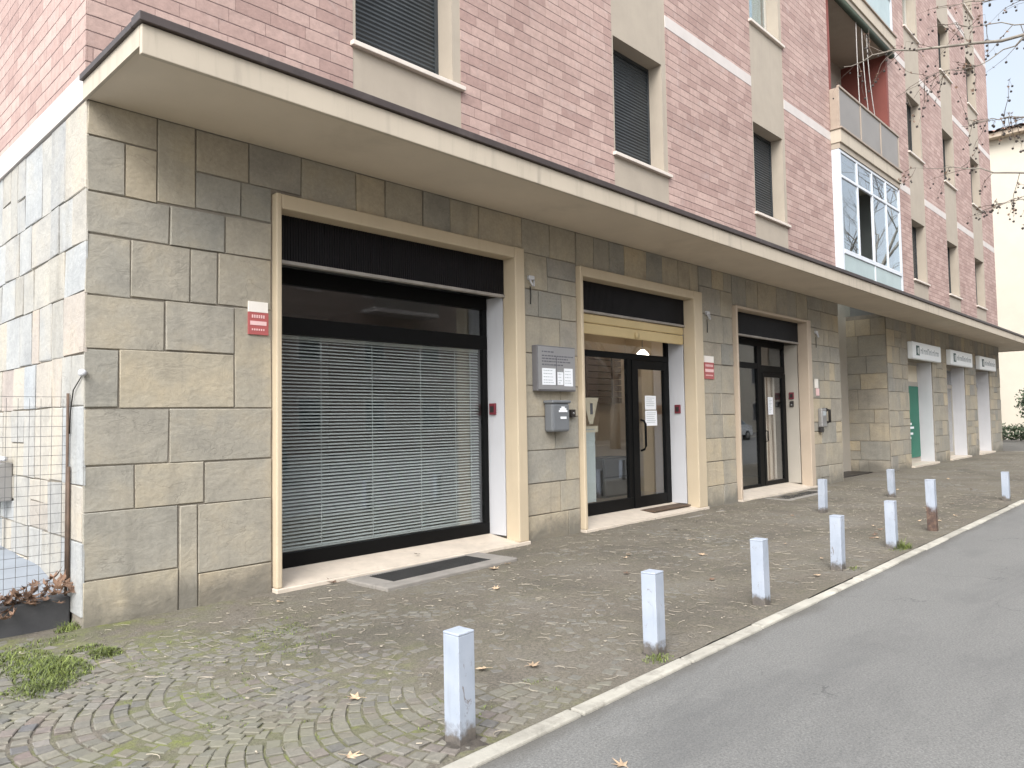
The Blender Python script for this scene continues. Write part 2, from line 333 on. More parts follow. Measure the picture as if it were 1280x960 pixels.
# ------------------------------------------------------------------ mesh builder
def world_off(p):
    o = Vector((0, 0, 0))
    while p: o += p.location; p = p.parent
    return o
class MB:
    def __init__(s): s.v = []; s.f = []; s.m = []; s.r = []; s.mats = []; s.sm = []
    def mi(s, mat):
        if mat not in s.mats: s.mats.append(mat)
        return s.mats.index(mat)
    def face(s, pts, mat, r=None, smooth=False):
        b = len(s.v); s.v += [tuple(p) for p in pts]; s.f.append(tuple(range(b, b + len(pts))))
        s.m.append(s.mi(mat)); s.r.append(R.random() if r is None else r); s.sm.append(smooth); return s
    def add(s, verts, faces, mat, r=None, smooth=False):
        b = len(s.v); s.v += [tuple(p) for p in verts]; k = s.mi(mat); r = R.random() if r is None else r
        for f in faces:
            s.f.append(tuple(i + b for i in f)); s.m.append(k); s.r.append(r); s.sm.append(smooth)
        return s
    def box(s, x0, x1, y0, y1, z0, z1, mat, bev=0.0, r=None, jit=0.0, M=None):
        if bev <= 0:
            vs = [Vector((x, y, z)) for z in (z0, z1) for y in (y0, y1) for x in (x0, x1)]
            fs = [(0, 2, 3, 1), (4, 5, 7, 6), (0, 1, 5, 4), (2, 6, 7, 3), (0, 4, 6, 2), (1, 3, 7, 5)]
        else:
            bm = bmesh.new(); bmesh.ops.create_cube(bm, size=1)
            for v in bm.verts:
                v.co = Vector(((x0 + x1) / 2 + v.co.x * (x1 - x0), (y0 + y1) / 2 + v.co.y * (y1 - y0), (z0 + z1) / 2 + v.co.z * (z1 - z0)))
            bmesh.ops.bevel(bm, geom=bm.edges[:] + bm.verts[:], offset=min(bev, .45 * min(x1 - x0, y1 - y0, z1 - z0)), segments=2, profile=.5, affect='EDGES')
            bm.verts.index_update()
            vs = [v.co.copy() for v in bm.verts]; fs = [tuple(v.index for v in f.verts) for f in bm.faces]; bm.free()
        if M is not None: vs = [M @ v for v in vs]
        return s.add(vs, fs, mat, r)
    def slab_y(s, x0, x1, z0, z1, yb, t, mat, c=.006, r=None, jit=.004):
        """stone slab standing proud of a wall that faces -Y"""
        j = lambda: R.uniform(-jit, jit)
        t = t + R.uniform(-.003, .006)
        A = [(x0 + j(), yb, z0 + j()), (x1 + j(), yb, z0 + j()), (x1 + j(), yb, z1 + j()), (x0 + j(), yb, z1 + j())]
        mid = [(p[0] + sx * .002, yb - t + c * .7, p[2] + sz * .002) for p, (sx, sz) in zip(A, ((1, 1), (-1, 1), (-1, -1), (1, -1)))]
        B = [(p[0] + sx * c + j(), yb - t + R.uniform(-.004, .004), p[2] + sz * c + j()) for p, (sx, sz) in zip(A, ((1, 1), (-1, 1), (-1, -1), (1, -1)))]
        fs = [(8, 9, 10, 11)] + [(i, (i + 1) % 4, 4 + (i + 1) % 4, 4 + i) for i in range(4)] + [(4 + i, 4 + (i + 1) % 4, 8 + (i + 1) % 4, 8 + i) for i in range(4)]
        return s.add(A + mid + B, fs, mat, r)
    def slab_x(s, y0, y1, z0, z1, xb, t, mat, c=.006, r=None, jit=.004):
        """stone slab on a wall that faces -X"""
        n0 = len(s.v); s.slab_y(-y1, -y0, z0, z1, 0, t, mat, c, r, jit)
        for i in range(n0, len(s.v)):
            x, y, z = s.v[i]; s.v[i] = (xb + y, -x, z)
        return s
    def tube(s, pts, rads, mat, n=6, cap=True, r=None, smooth=True):
        pts = [Vector(p) for p in pts]
        if isinstance(rads, (int, float)): rads = [rads] * len(pts)
        rings = []; vs = []; up = Vector((0, 0, 1))
        for i, p in enumerate(pts):
            d = (pts[min(i + 1, len(pts) - 1)] - pts[max(i - 1, 0)]).normalized()
            a = d.cross(up if abs(d.z) < .95 else Vector((1, 0, 0))).normalized(); b = d.cross(a)
            for k in range(n):
                t = 2 * math.pi * k / n; vs.append(p + (a * math.cos(t) + b * math.sin(t)) * rads[i])
        fs = [(i * n + k, i * n + (k + 1) % n, (i + 1) * n + (k + 1) % n, (i + 1) * n + k) for i in range(len(pts) - 1) for k in range(n)]
        if cap: fs += [tuple(range(n))[::-1], tuple(range((len(pts) - 1) * n, len(pts) * n))]
        return s.add(vs, fs, mat, r, smooth)
    def build(s, name, parent=None, origin=None):
        me = bpy.data.meshes.new(name)
        off = world_off(parent) if parent else (Vector(origin) if origin else Vector((0, 0, 0)))
        me.from_pydata([(a - off.x, b - off.y, c - off.z) for a, b, c in s.v], [], s.f)
        for m in s.mats: me.materials.append(MATS[m])
        me.polygons.foreach_set('material_index', s.m)
        me.polygons.foreach_set('use_smooth', s.sm)
        at = me.attributes.new('rnd', 'FLOAT', 'FACE'); at.data.foreach_set('value', s.r)
        me.update()
        o = bpy.data.objects.new(name, me); COL.objects.link(o)
        if parent: o.parent = parent
        elif origin: o.location = off
        return o
def tag(o, label, cat, group=None, kind=None):
    o['label'] = label; o['category'] = cat
    if group: o['group'] = group
    if kind: o['kind'] = kind
    return o
def struct(o, label=None):
    o['kind'] = 'structure'
    if label: o['label'] = label
    return o
def thing(name, loc, label, cat, group=None):
    o = bpy.data.objects.new(name, None); COL.objects.link(o); o.location = loc
    o.empty_display_size = .2
    return tag(o, label, cat, group)
def copy_tree(o, parent=None):
    c = o.copy(); COL.objects.link(c)
    if parent: c.parent = parent
    for ch in [x for x in o.children]: copy_tree(ch, c)
    return c

# ------------------------------------------------------------------ camera
X = Vector((885, 30, 927)).normalized()
Yv = Vector((-974, 61, 927)); Yv = (Yv - X * Yv.dot(X)).normalized()
Zv = Yv.cross(X)
if Zv.y > 0: Zv = -Zv
# columns: world axes expressed in image space (x right, y down, z forward)
right = Vector((X.x, Yv.x, Zv.x)); down = Vector((X.y, Yv.y, Zv.y)); fwd = Vector((X.z, Yv.z, Zv.z))
cam_d = bpy.data.cameras.new('camera'); cam = bpy.data.objects.new('camera', cam_d); COL.objects.link(cam)
cam.matrix_world = Matrix(((right.x, -down.x, -fwd.x, 0), (right.y, -down.y, -fwd.y, 0), (right.z, -down.z, -fwd.z, 1.5), (0, 0, 0, 1)))
cam_d.sensor_width = 36; cam_d.lens = 36 * 927 / 1280; cam_d.clip_end = 1000; cam_d.clip_start = .05
scene.camera = cam

# ------------------------------------------------------------------ light
SUN_EL, SUN_DIR = 42, Vector((-.88, -.47, 0)).normalized()
w = bpy.data.worlds.new('World'); scene.world = w; w.use_nodes = True
nt = w.node_tree; bg = nt.nodes['Background']
sky = node(nt, 'ShaderNodeTexSky', sky_type='NISHITA'); sky.sun_disc = False
sky.sun_elevation = rad(SUN_EL); sky.sun_rotation = math.atan2(SUN_DIR.x, SUN_DIR.y)
sky.air_density = 1.0; sky.dust_density = 2.5
tc = node(nt, 'ShaderNodeTexCoord')
cl = ramp(nt, noise(nt, scaled(nt, tc.outputs['Generated'], (1, 1, 2.2)), 2.2, 7, .55, .4), [(.3, (.66,) * 3), (.7, (.90,) * 3)])
cloud = ramp(nt, noise(nt, tc.outputs['Generated'], 1.3, 5, .5), [(.3, (1.95, 2.15, 2.32)), (.7, (2.6, 2.66, 2.72))])
# the overcast is brighter round the veiled sun
dp = node(nt, 'ShaderNodeVectorMath', operation='DOT_PRODUCT'); nt.links.new(tc.outputs['Generated'], dp.inputs[0])
dp.inputs[1].default_value = (SUN_DIR * math.cos(rad(SUN_EL)) + Vector((0, 0, math.sin(rad(SUN_EL)))))
lobe = ramp(nt, dp.outputs['Value'], [(.0, (1, 1, 1)), (.45, (2.3, 2.22, 2.2)), (1, (5.0, 4.85, 4.8))])
cloud = mixc(nt, 1.0, cloud, lobe, 'MULTIPLY')
nt.links.new(mixc(nt, cl, sky.outputs[0], cloud), bg.inputs['Color'])
bg.inputs['Strength'].default_value = .15
sl = bpy.data.lights.new('sun', 'SUN'); sl.energy = 1.5; sl.angle = rad(32); sl.color = (1, .985, .965)
so = bpy.data.objects.new('sun', sl); COL.objects.link(so)
d = (SUN_DIR * math.cos(rad(SUN_EL)) + Vector((0, 0, math.sin(rad(SUN_EL)))))
so.rotation_euler = d.to_track_quat('Z', 'Y').to_euler(); so.location = (0, 0, 30)
vs = scene.view_settings
vs.view_transform = 'Standard'; vs.look = 'None'; vs.gamma = 1; vs.use_curve_mapping = False
vs.exposure = 1.3

# ------------------------------------------------------------------ ground, road, kerb, pavement
YW = 6.1                      # facade plane
g = MB(); g.box(-300, 400, -300, 300, -.6, -.13, 'dark_concrete'); struct(g.build('ground'))
rd = MB()
rd.face([(-60, -11, -.010), (33.5, -11, -.010), (33.5, 2.425, -.010), (-60, 2.425, -.010)], 'asphalt')
rd.face([(33.5, -11, -.010), (47, -11, -.010), (47, 60, -.010), (33.5, 60, -.010)], 'asphalt')
rd.face([(47, -11, -.010), (120, -11, -.010), (120, 2.425, -.010), (47, 2.425, -.010)], 'asphalt')
rdo = struct(rd.build('road'))
rdo.data.flip_normals() if rdo.data.polygons[0].normal.z < 0 else None
kb = MB(); x = -14.0
while x < 33:
    L = R.uniform(.92, 1.08)
    kb.box(x + .007, x + L - .007, 2.412 + R.uniform(-.006, .006), 2.505 + R.uniform(-.004, .004), -.12, .006 + R.uniform(-.004, .004), 'kerb_stone', .010)
    x += L
y = 2.6
while y < 30:                  # kerb turns round the far corner
    L = R.uniform(.92, 1.08); kb.box(33.0, 33.14, y, y + L - .008, -.12, .012, 'kerb_stone', .01); y += L
struct(kb.build('kerb'))
kb = MB(); x = -14.0
while x < 60:
    kb.box(x, x + .99, -11.14, -11, -.12, .03, 'kerb_stone', .01); x += 1
for xx in (47.0,):
    y = 2.4
    while y < 40: kb.box(xx, xx + .15, y, y + .99, -.12, .06, 'kerb_stone', .01); y += 1
struct(kb.build('far_kerb'))
op = MB(); op.box(-60, 120, -17, -11.14, -.2, .02, 'grate_concrete'); op.box(47.15, 120, 2.4, 60, -.2, .05, 'grate_concrete'); struct(op.build('far_pavement'))

def h2(x, y, s):               # cheap smooth value noise
    x *= s; y *= s
    xi, yi = math.floor(x), math.floor(y); fx, fy = x - xi, y - yi
    fx = fx * fx * (3 - 2 * fx); fy = fy * fy * (3 - 2 * fy)
    def hh(a, b):
        n = (a * 374761393 + b * 668265263) & 0xffffffff; n = ((n ^ (n >> 13)) * 1274126177) & 0xffffffff
        return ((n ^ (n >> 16)) & 0xffff) / 65535
    return (hh(xi, yi) * (1 - fx) + hh(xi + 1, yi) * fx) * (1 - fy) + (hh(xi, yi + 1) * (1 - fx) + hh(xi + 1, yi + 1) * fx) * fy
def fbm(x, y, s): return .55 * h2(x, y, s) + .3 * h2(x, y, s * 2.3) + .15 * h2(x, y, s * 5.1)
def bury(x, y):                # how deep dirt covers the setts: 0 open .. 1 covered
    a = min(1, max(0, (x - 1.9 + (y - 2.5) * .55) / 3.2))
    return min(1, max(0, .06 + a * .86 + (fbm(x, y, .9) - .5) * .8 + (max(0, y - 5.2) * .5 if x > 1.7 else 0)))
def dirt_z(x, y):
    b = bury(x, y)
    edge = max(0, (y - 5.75) / .35) if x > 1.8 else 0
    return -.0048 + .0160 * b + (fbm(x, y, 3.5) - .5) * .010 + min(1, edge) * .022 * fbm(x + 9, y, 2)
def pave_grid(x0, x1, st):
    m = MB(); nx = int((x1 - x0) / st + .5); ny = int(3.9 / st); vs = []
    for i in range(nx + 1):
        for j in range(ny + 1):
            px = x0 + (x1 - x0) * i / nx; py = 2.50 + 3.88 * j / ny; vs.append((px, py, dirt_z(px, py)))
    m.add(vs, [(i * (ny + 1) + j, (i + 1) * (ny + 1) + j, (i + 1) * (ny + 1) + j + 1, i * (ny + 1) + j + 1) for i in range(nx) for j in range(ny)], 'pavement_dirt', smooth=True)
    return m
pv = pave_grid(-4, 9, .045)
q = pave_grid(9, 33, .12); b0 = len(pv.v)
pv.v += q.v; pv.f += [tuple(i + b0 for i in f) for f in q.f]; pv.m += q.m; pv.r += q.r; pv.sm += q.sm
pv.face([(-14, 2.5, -.02), (-4, 2.5, -.02), (-4, 6.38, -.02), (-14, 6.38, -.02)], 'pavement_dirt')
pv.face([(16.5, 6.38, .004), (21, 6.38, .004), (21, 8, .004), (16.5, 8, .004)], 'pavement_dirt')
struct(pv.build('pavement'))
# setts laid in segmental arcs
st = MB(); W_, RR, S_ = 1.10, .752, .090
for col in range(-1, 4):
    yc = 2.90 + col * W_
    k = 0; xk = -3.2
    while xk < 33:
        n = 14
        for i in range(n):
            t0 = rad(-47 + 94 * i / n); t1 = rad(-47 + 94 * (i + 1) / n)
            tm = (t0 + t1) / 2
            cx, cy = xk + RR - RR * math.cos(tm), yc + RR * math.sin(tm)
            if not (2.56 < cy < (6.03 if cx > 1.8 else 6.32)) or cx > 32.9: continue
            if 4.0 < cx < 5.9 and cy > 5.5: continue
            if R.random() < .02: continue
            b = bury(cx, cy)
            if cx > 9 and b > .8: continue
            hx = S_ * math.cos(tm) * .5 * .90 * R.uniform(.9, 1.02); hy = RR * (t1 - t0) * .5 * .93 * R.uniform(.9, 1.03)
            u = Vector((-math.cos(tm), math.sin(tm), 0)); v = Vector((math.sin(tm), math.cos(tm), 0))
            hx = S_ * .5 * .9 * R.uniform(.9, 1.03) * (math.cos(tm) ** .6)
            zt = .003 + R.uniform(-.004, .006) + (fbm(cx, cy, 1.2) - .5) * .012
            c = Vector((cx, cy, zt)); tl = Vector((R.uniform(-.0025, .0025), R.uniform(-.0025, .0025)))
            P = []
            for sc_, dz in ((1.0, -.02), (.98, -.004), (.86, 0.0)):
                for a_, b_ in ((-1, -1), (1, -1), (1, 1), (-1, 1)):
                    j = R.uniform(.90, 1.04)
                    P.append(c + u * (a_ * hx * sc_ * j) + v * (b_ * hy * sc_ * j) + Vector((0, 0, dz + a_ * tl.x + b_ * tl.y)))
            st.add(P, [(8, 9, 10, 11)] + [(q0 + i0, q0 + (i0 + 1) % 4, q0 + 4 + (i0 + 1) % 4, q0 + 4 + i0) for q0 in (0, 4) for i0 in range(4)], 'cobble')
        xk += S_ * R.uniform(.97, 1.03)
o = st.build('cobblestones'); bm = bmesh.new(); bm.from_mesh(o.data); bmesh.ops.recalc_face_normals(bm, faces=bm.faces); bm.to_mesh(o.data); bm.free()
struct(o)
tag(o, 'small square setts laid in curved fan arcs on the pavement', 'cobblestones', kind='structure')

# plane-tree fibres and crumbs trodden over the pavement
db = MB()
for _ in range(6500):
    px = R.uniform(.6, 16) if R.random() < .8 else R.uniform(16, 30); py = R.uniform(2.56, 6.0)
    b = bury(px, py)
    if R.random() > b * .9 + .06: continue
    L = R.uniform(.03, .13); a = R.uniform(0, 6.28); cv = R.uniform(-5, 5) * L; wd = R.uniform(.0010, .0026)
    if R.random() < .25: L *= .25; wd *= 2.6
    pts = []
    for k in range(5):
        t = k / 4 - .5; aa = a + cv * t * 3
        pts.append(Vector((px + math.cos(aa) * L * t, py + math.sin(aa) * L * t, 0)))
    z = dirt_z(px, py) + .006 + R.uniform(0, .006) + (.006 if b < .5 else 0)
    nrm = Vector((-math.sin(a), math.cos(a), 0)) * wd
    vs_ = []
    for p in pts: vs_ += [p - nrm + Vector((0, 0, z)), p + Vector((0, 0, z + wd)), p + nrm + Vector((0, 0, z))]
    db.add(vs_, [(3 * k, 3 * k + 3, 3 * k + 4, 3 * k + 1) for k in range(4)] + [(3 * k + 1, 3 * k + 4, 3 * k + 5, 3 * k + 2) for k in range(4)], 'debris')
tag(db.build('plant_debris'), 'dry plant fibres and crumbs trodden over the pavement', 'debris', kind='stuff')

# ------------------------------------------------------------------ masonry
def ashlar(x0, x1, z0, z1, hmin=.34, hmax=.56, wmin=.32, wmax=.95, rng=R):
    out = []; z = z0
    while z < z1 - .02:
        h = rng.uniform(hmin, hmax)
        if z1 - z - h < hmin * .6: h = z1 - z
        x = x0
        while x < x1 - .02:
            wd = rng.uniform(wmin, wmax)
            if x1 - x - wd < wmin * .6: wd = x1 - x
            if rng.random() < .15 and wd < .7 and h > .4:
                c = rng.uniform(.4, .6); out += [(x, x + wd, z, z + h * c), (x, x + wd, z + h * c, z + h)]
            elif rng.random() < .12 and wd > .55:
                c = rng.uniform(.3, .7); out += [(x, x + wd * c, z, z + h), (x + wd * c, x + wd, z, z + h)]
            else: out.append((x, x + wd, z, z + h))
            x += wd
        z += h
    return out
SOF = 3.98
bld = thing('apartment_building', (1.79, 6.1, 0), 'long apartment block with pink brick floors above stone faced shopfronts and a beige canopy', 'building')
sw = MB(); T = .016; JG = .0045
LP = 3.30
left_pier = [  # traced joint layout of the corner pier
 (1.79,2.305,3.712,SOF),(1.79,2.067,3.285,3.712),(2.067,2.305,3.285,3.712),(2.305,2.614,3.30,SOF),(2.614,3.083,3.615,SOF),(3.083,LP+.3,3.615,SOF),
 (2.614,3.01,3.31,3.615),(3.01,LP,3.30,3.615),(1.79,2.404,2.96,3.285),(2.404,2.87,2.962,3.292),(2.87,LP,2.965,3.297),
 (1.79,2.113,2.496,2.96),(2.113,2.577,2.50,2.96),(2.577,2.805,2.508,2.962),(2.805,LP,2.515,2.965),
 (1.79,2.372,2.088,2.496),(2.372,2.956,2.10,2.508),(2.956,LP,1.64,2.515),(1.79,2.032,1.64,2.088),(2.032,2.956,1.64,2.10),
 (1.79,2.41,1.203,1.64),(2.41,LP,1.195,1.64),(1.79,2.154,.862,1.203),(2.154,2.696,.857,1.20),(2.696,LP,.852,1.195),
 (1.79,2.488,.36,.862),(2.488,2.645,-.05,.855),(2.645,LP,.29,.852),(1.79,2.488,-.05,.36),(2.645,LP,-.05,.29)]
for a, b, c, d_ in left_pier: sw.slab_y(a + JG, b - JG, c + JG, d_ - JG, YW + T, T, 'facade_stone')
def lintel(x0, x1, z0):
    x = x0
    while x < x1 - .05:
        wd = R.uniform(.32, .62)
        if x1 - x - wd < .25: wd = x1 - x
        sw.slab_y(x + JG, x + wd - JG, z0 + JG, SOF - JG, YW + T, T, 'facade_stone'); x += wd
lintel(LP + .3, 6.62, 3.575); lintel(7.68, 10.86, 3.525); lintel(12.03, 15.30, 3.44)
for a, b in ((6.62, 7.66), (10.88, 12.01), (15.32, 17.03)):
    for (p, q_, r_, s_) in ashlar(a, b, -.05, SOF, .32, .5, .34, .8): sw.slab_y(p + JG, q_ - JG, r_ + JG, s_ - JG, YW + T, T, 'facade_stone')
# far block
for a, b in ((20.35, 22.05), (24.45, 26.0), (28.35, 29.85), (31.95, 33.7)):
    for (p, q_, r_, s_) in ashlar(a, b, -.05, SOF, .32, .5, .34, .8): sw.slab_y(p + JG, q_ - JG, r_ + JG, s_ - JG, YW + T, T, 'facade_stone')
for a, b in ((22.05, 24.45), (26.0, 28.35), (29.85, 31.95)): lintel(a, b, 3.0)
for (p, q_, r_, s_) in ashlar(6.13, 7.12, -.05, SOF, .34, .55, .34, .8): sw.slab_x(p + JG, q_ - JG, r_ + JG, s_ - JG, 20.35 + T, T, 'facade_stone')
# backing walls carrying the slabs
BY0, BY1 = YW + T - .002, YW + .45
def backing(x0, x1, z0, z1): sw.box(x0, x1, BY0, BY1, z0, z1, 'mortar')
for a, b in ((1.79 + T, 3.33), (6.56, 7.70), (10.84, 12.05), (15.28, 17.02), (20.35 + T, 22.05), (24.45, 26.0), (28.35, 29.85), (31.95, 33.7)): backing(a, b, -.1, SOF + .1)
backing(3.33, 6.56, 3.56, SOF + .1); backing(7.70, 10.84, 3.51, SOF + .1); backing(12.05, 15.28, 3.43, SOF + .1)
for a, b in ((22.05, 24.45), (26.0, 28.35), (29.85, 31.95)): backing(a, b, 2.99, SOF + .1)
sw.box(17.02, 20.5, 7.10, 7.4, -.1, SOF + .1, 'greige_paint')          # plastered back of the passage recess
sw.box(20.35 + T - .002, 20.6, BY1, 7.10, -.1, SOF + .1, 'mortar')
sw.box(16.75, 17.018, BY1, 7.10, -.1, SOF + .1, 'mortar')
swo = sw.build('stone_wall', bld)

ss = MB()                         # side wall, tall irregular slabs
rs = random.Random(5)
for (p, q_, r_, s_) in ashlar(6.1, 16.5, .1, SOF, .36, .66, .22, .62, rs):
    ss.slab_x(p + JG, q_ - JG, r_ + JG, s_ - JG, 1.79 + T, T, 'side_stone', jit=.008)
ss.box(1.79 + T - .002, 2.15, YW + .45, 16.5, -.1, SOF + .1, 'mortar')
ss.box(1.79 + T - .002, 2.14, YW + T, YW + .449, -.1, SOF + .1, 'mortar')
ss.build('stone_wall', bld)['label'] = 'side wall clad in pale irregular stone slabs'

# brick upper walls between the rendered window strips
COLS = [(4.18, 5.64), (8.60, 10.05), (13.05, 14.50), (22.95, 24.40), (26.75, 28.20), (30.45, 31.95)]
SEG = [(1.79, 4.18), (5.64, 8.60), (10.05, 13.05), (14.50, 17.0), (21.35, 22.95), (24.40, 26.75), (28.20, 30.45), (31.95, 33.85)]
NF = 5; PITCH = 3.68; SILL0 = 5.25; HEAD0 = 7.03; TOP = SILL0 + PITCH * NF - .6
bands = [7.68 + PITCH * i for i in range(NF - 1)]
for a, b in SEG:
    z = 4.02
    for bz in bands + [TOP]:
        bw = MB(); bw.box(a, b, YW, YW + .35, z, bz, 'pink_brick'); z = bz + .20
        bw.build('brick_wall', bld)
bw = MB(); bw.box(1.78, 2.1, YW + .35, 16.5, 4.20, TOP, 'pink_brick'); bw.build('brick_wall', bld)
sb = MB(); sb.box(1.77, 2.1, YW + .352, 16.5, SOF + .0, 4.20, 'white_band'); sb.box(1.77, 1.79, YW + .0, YW + .352, SOF, 4.20, 'white_band')
sb.box(1.775, 1.789, YW + .001, YW + .35, 4.20, TOP, 'pink_brick')
sb.build('string_course', bld)
for bz in bands:
    for a, b in SEG:
        m = MB(); m.box(a, b, YW - .006, YW + .35, bz, bz + .20, 'white_band', .006); m.build('string_course', bld)
rf = MB(); rf.box(1.3, 34.4, 5.6, 17, TOP, TOP + .3, 'beige_render'); rf.box(1.79, 33.85, 16.5, 16.7, 0, TOP, 'mortar'); rf.box(33.6, 33.84, YW + .35, 16.5, 0, TOP, 'beige_render')
rf.build('roof', bld)

# rendered strips and windows
proto = None
for ci, (a, b) in enumerate(COLS):
    pn = MB(); z = 4.02
    for fl in range(NF):
        zs = SILL0 + PITCH * fl
        pn.box(a, b, YW + .004, YW + .30, z, zs, 'beige_render')
        zh = zs + (HEAD0 - SILL0)
        pn.box(a, a + .035, YW + .004, YW + .30, zs, zh, 'beige_render'); pn.box(b - .125, b, YW + .004, YW + .30, zs, zh, 'beige_render')
        z = zh
    pn.box(a, b, YW + .004, YW + .30, z, TOP, 'beige_render')
    pn.build('rendered_strip', bld)
def make_window(kind):
    x0, x1 = 0.035, 1.335; H = HEAD0 - SILL0
    wx, wy, wz = bld.location
    B = lambda m, *a, **k: m.box(a[0] + wx, a[1] + wx, a[2] + wy, a[3] + wy, a[4] + wz, a[5] + wz, a[6], **k)
    m = MB(); B(m, x0, x0 + .05, .24, .29, .05, H, 'shutter_slats' if kind != 'curtain' else 'greige_paint'); B(m, x1 - .05, x1, .24, .29, .05, H, 'shutter_slats' if kind != 'curtain' else 'greige_paint'); B(m, x0 + .05, x1 - .05, .24, .29, H - .05, H, 'shutter_slats')
    wi = m.build('window', bld)
    sh = MB()
    if kind == 'shutter':
        n = 34; dz = (H - .12) / n
        for i in range(n):
            z0 = .06 + i * dz; z1 = z0 + dz
            P = [(x0 + .05 + wx, .262 + wy, z0 + wz), (x1 - .05 + wx, .262 + wy, z0 + wz), (x1 - .05 + wx, .25 + wy, z0 + dz * .35 + wz), (x0 + .05 + wx, .25 + wy, z0 + dz * .35 + wz),
                 (x1 - .05 + wx, .262 + wy, z1 + wz - .004), (x0 + .05 + wx, .262 + wy, z1 + wz - .004)]
            sh.add(P, [(0, 1, 2, 3), (3, 2, 4, 5)], 'shutter_slats')
        B(sh, x0 + .05, x1 - .05, .263, .28, .05, H - .05, 'shutter_slats')
        sh.build('roller_shutter', wi)
    else:
        B(sh, x0 + .05, x1 - .05, .275, .281, .05, H - .05, 'veranda_glass'); sh.build('pane', wi)
        c = MB(); n = 40
        for i in range(n):
            xa = x0 + .05 + (x1 - x0 - .1) * i / n; xb = x0 + .05 + (x1 - x0 - .1) * (i + 1) / n
            ya, yb = .33 + .02 * math.sin(i * 1.3), .33 + .02 * math.sin((i + 1) * 1.3)
            c.face([(xa + wx, ya + wy, .05 + wz), (xb + wx, yb + wy, .05 + wz), (xb + wx, yb + wy, H + wz), (xa + wx, ya + wy, H + wz)], 'white_curtain')
        c.build('curtain', wi)
    s_ = MB(); B(s_, -.03, 1.49, -.055, .24, 0, .05, 'window_sill', bev=.006); s_.build('sill', wi)
    return wi
W1 = make_window('shutter'); W2 = make_window('curtain')
first = {'s': True, 'c': True}
for ci, (a, b) in enumerate(COLS):
    for fl in range(NF):
        cur = (ci == 2 and fl == 1) or (ci == 3 and fl == 2)
        src = W2 if cur else W1; k = 'c' if cur else 's'
        o = src if first[k] else copy_tree(src, bld); first[k] = False
        o.location = (a - 1.79, 0, SILL0 + PITCH * fl)

# canopy
cn = MB()
cn.box(1.785, 36.0, 4.97, YW - .002, SOF, 4.10, 'soffit_paint')
cn.box(33.86, 36.0, YW - .002, 9, SOF, 4.10, 'soffit_paint')
cno = cn.build('canopy', bld)
fs = MB(); fs.box(1.76, 36.03, 4.93, 4.97, 3.905, 4.105, 'fascia_paint', .006); fs.box(1.76, 1.785, 4.97, YW + .0, SOF - .015, 4.105, 'fascia_paint')
fs.box(36.0, 36.03, 4.97, 9, 3.95, 4.105, 'fascia_paint')
fs.build('fascia', cno)
fl_ = MB(); fl_.box(1.735, 36.06, 4.900, 5.05, 4.108, 4.172, 'flashing_metal', .006); fl_.box(1.735, 1.80, 5.05, YW, 4.107, 4.15, 'flashing_metal'); fl_.box(1.80, 36.06, 5.05, YW, 4.10, 4.13, 'flashing_metal')
fl_.box(1.85, 2.05, 5.85, 6.09, 4.14, 4.34, 'box_grey', .02)
fl_.build('flashing', cno)

# loggia column with verandas
LX0, LX1 = 17.0, 21.35; YF = 5.93
lg = MB()
for fl in range(NF):
    z0 = 4.0 + PITCH * fl; z1 = z0 + PITCH
    lg.box(LX0 + .15, LX1 - .15, 7.27, 7.4, z0, z1 - .2, 'greige_paint')
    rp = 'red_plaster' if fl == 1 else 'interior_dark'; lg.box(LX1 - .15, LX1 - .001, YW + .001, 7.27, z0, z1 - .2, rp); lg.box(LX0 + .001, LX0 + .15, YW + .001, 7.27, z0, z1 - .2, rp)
    lg.box(LX0 + .001, LX1 - .001, YF - .02, 7.4, z1 - .2, z1 - .07, 'beige_render')
    lg.box(LX0 - .02, LX1 + .02, YF - .06, YW - .002, z1 - .07, z1 + .23, 'fascia_paint', .006)
    lg.box(LX0 + .001, LX1 - .001, YW + .001, 7.4, z1 - .07, z1 + .02, 'grate_concrete')
    lg.box(LX0 - .05, LX1 + .05, YF - .10, YW - .002, z1 + .232, z1 + .27, 'rail_metal', .006)
    # door onto the balcony
    lg.box(18.2, 19.6, 7.22, 7.268, z0 + .25, z0 + 2.4, 'brown_shutter')
lg.build('loggia', bld)
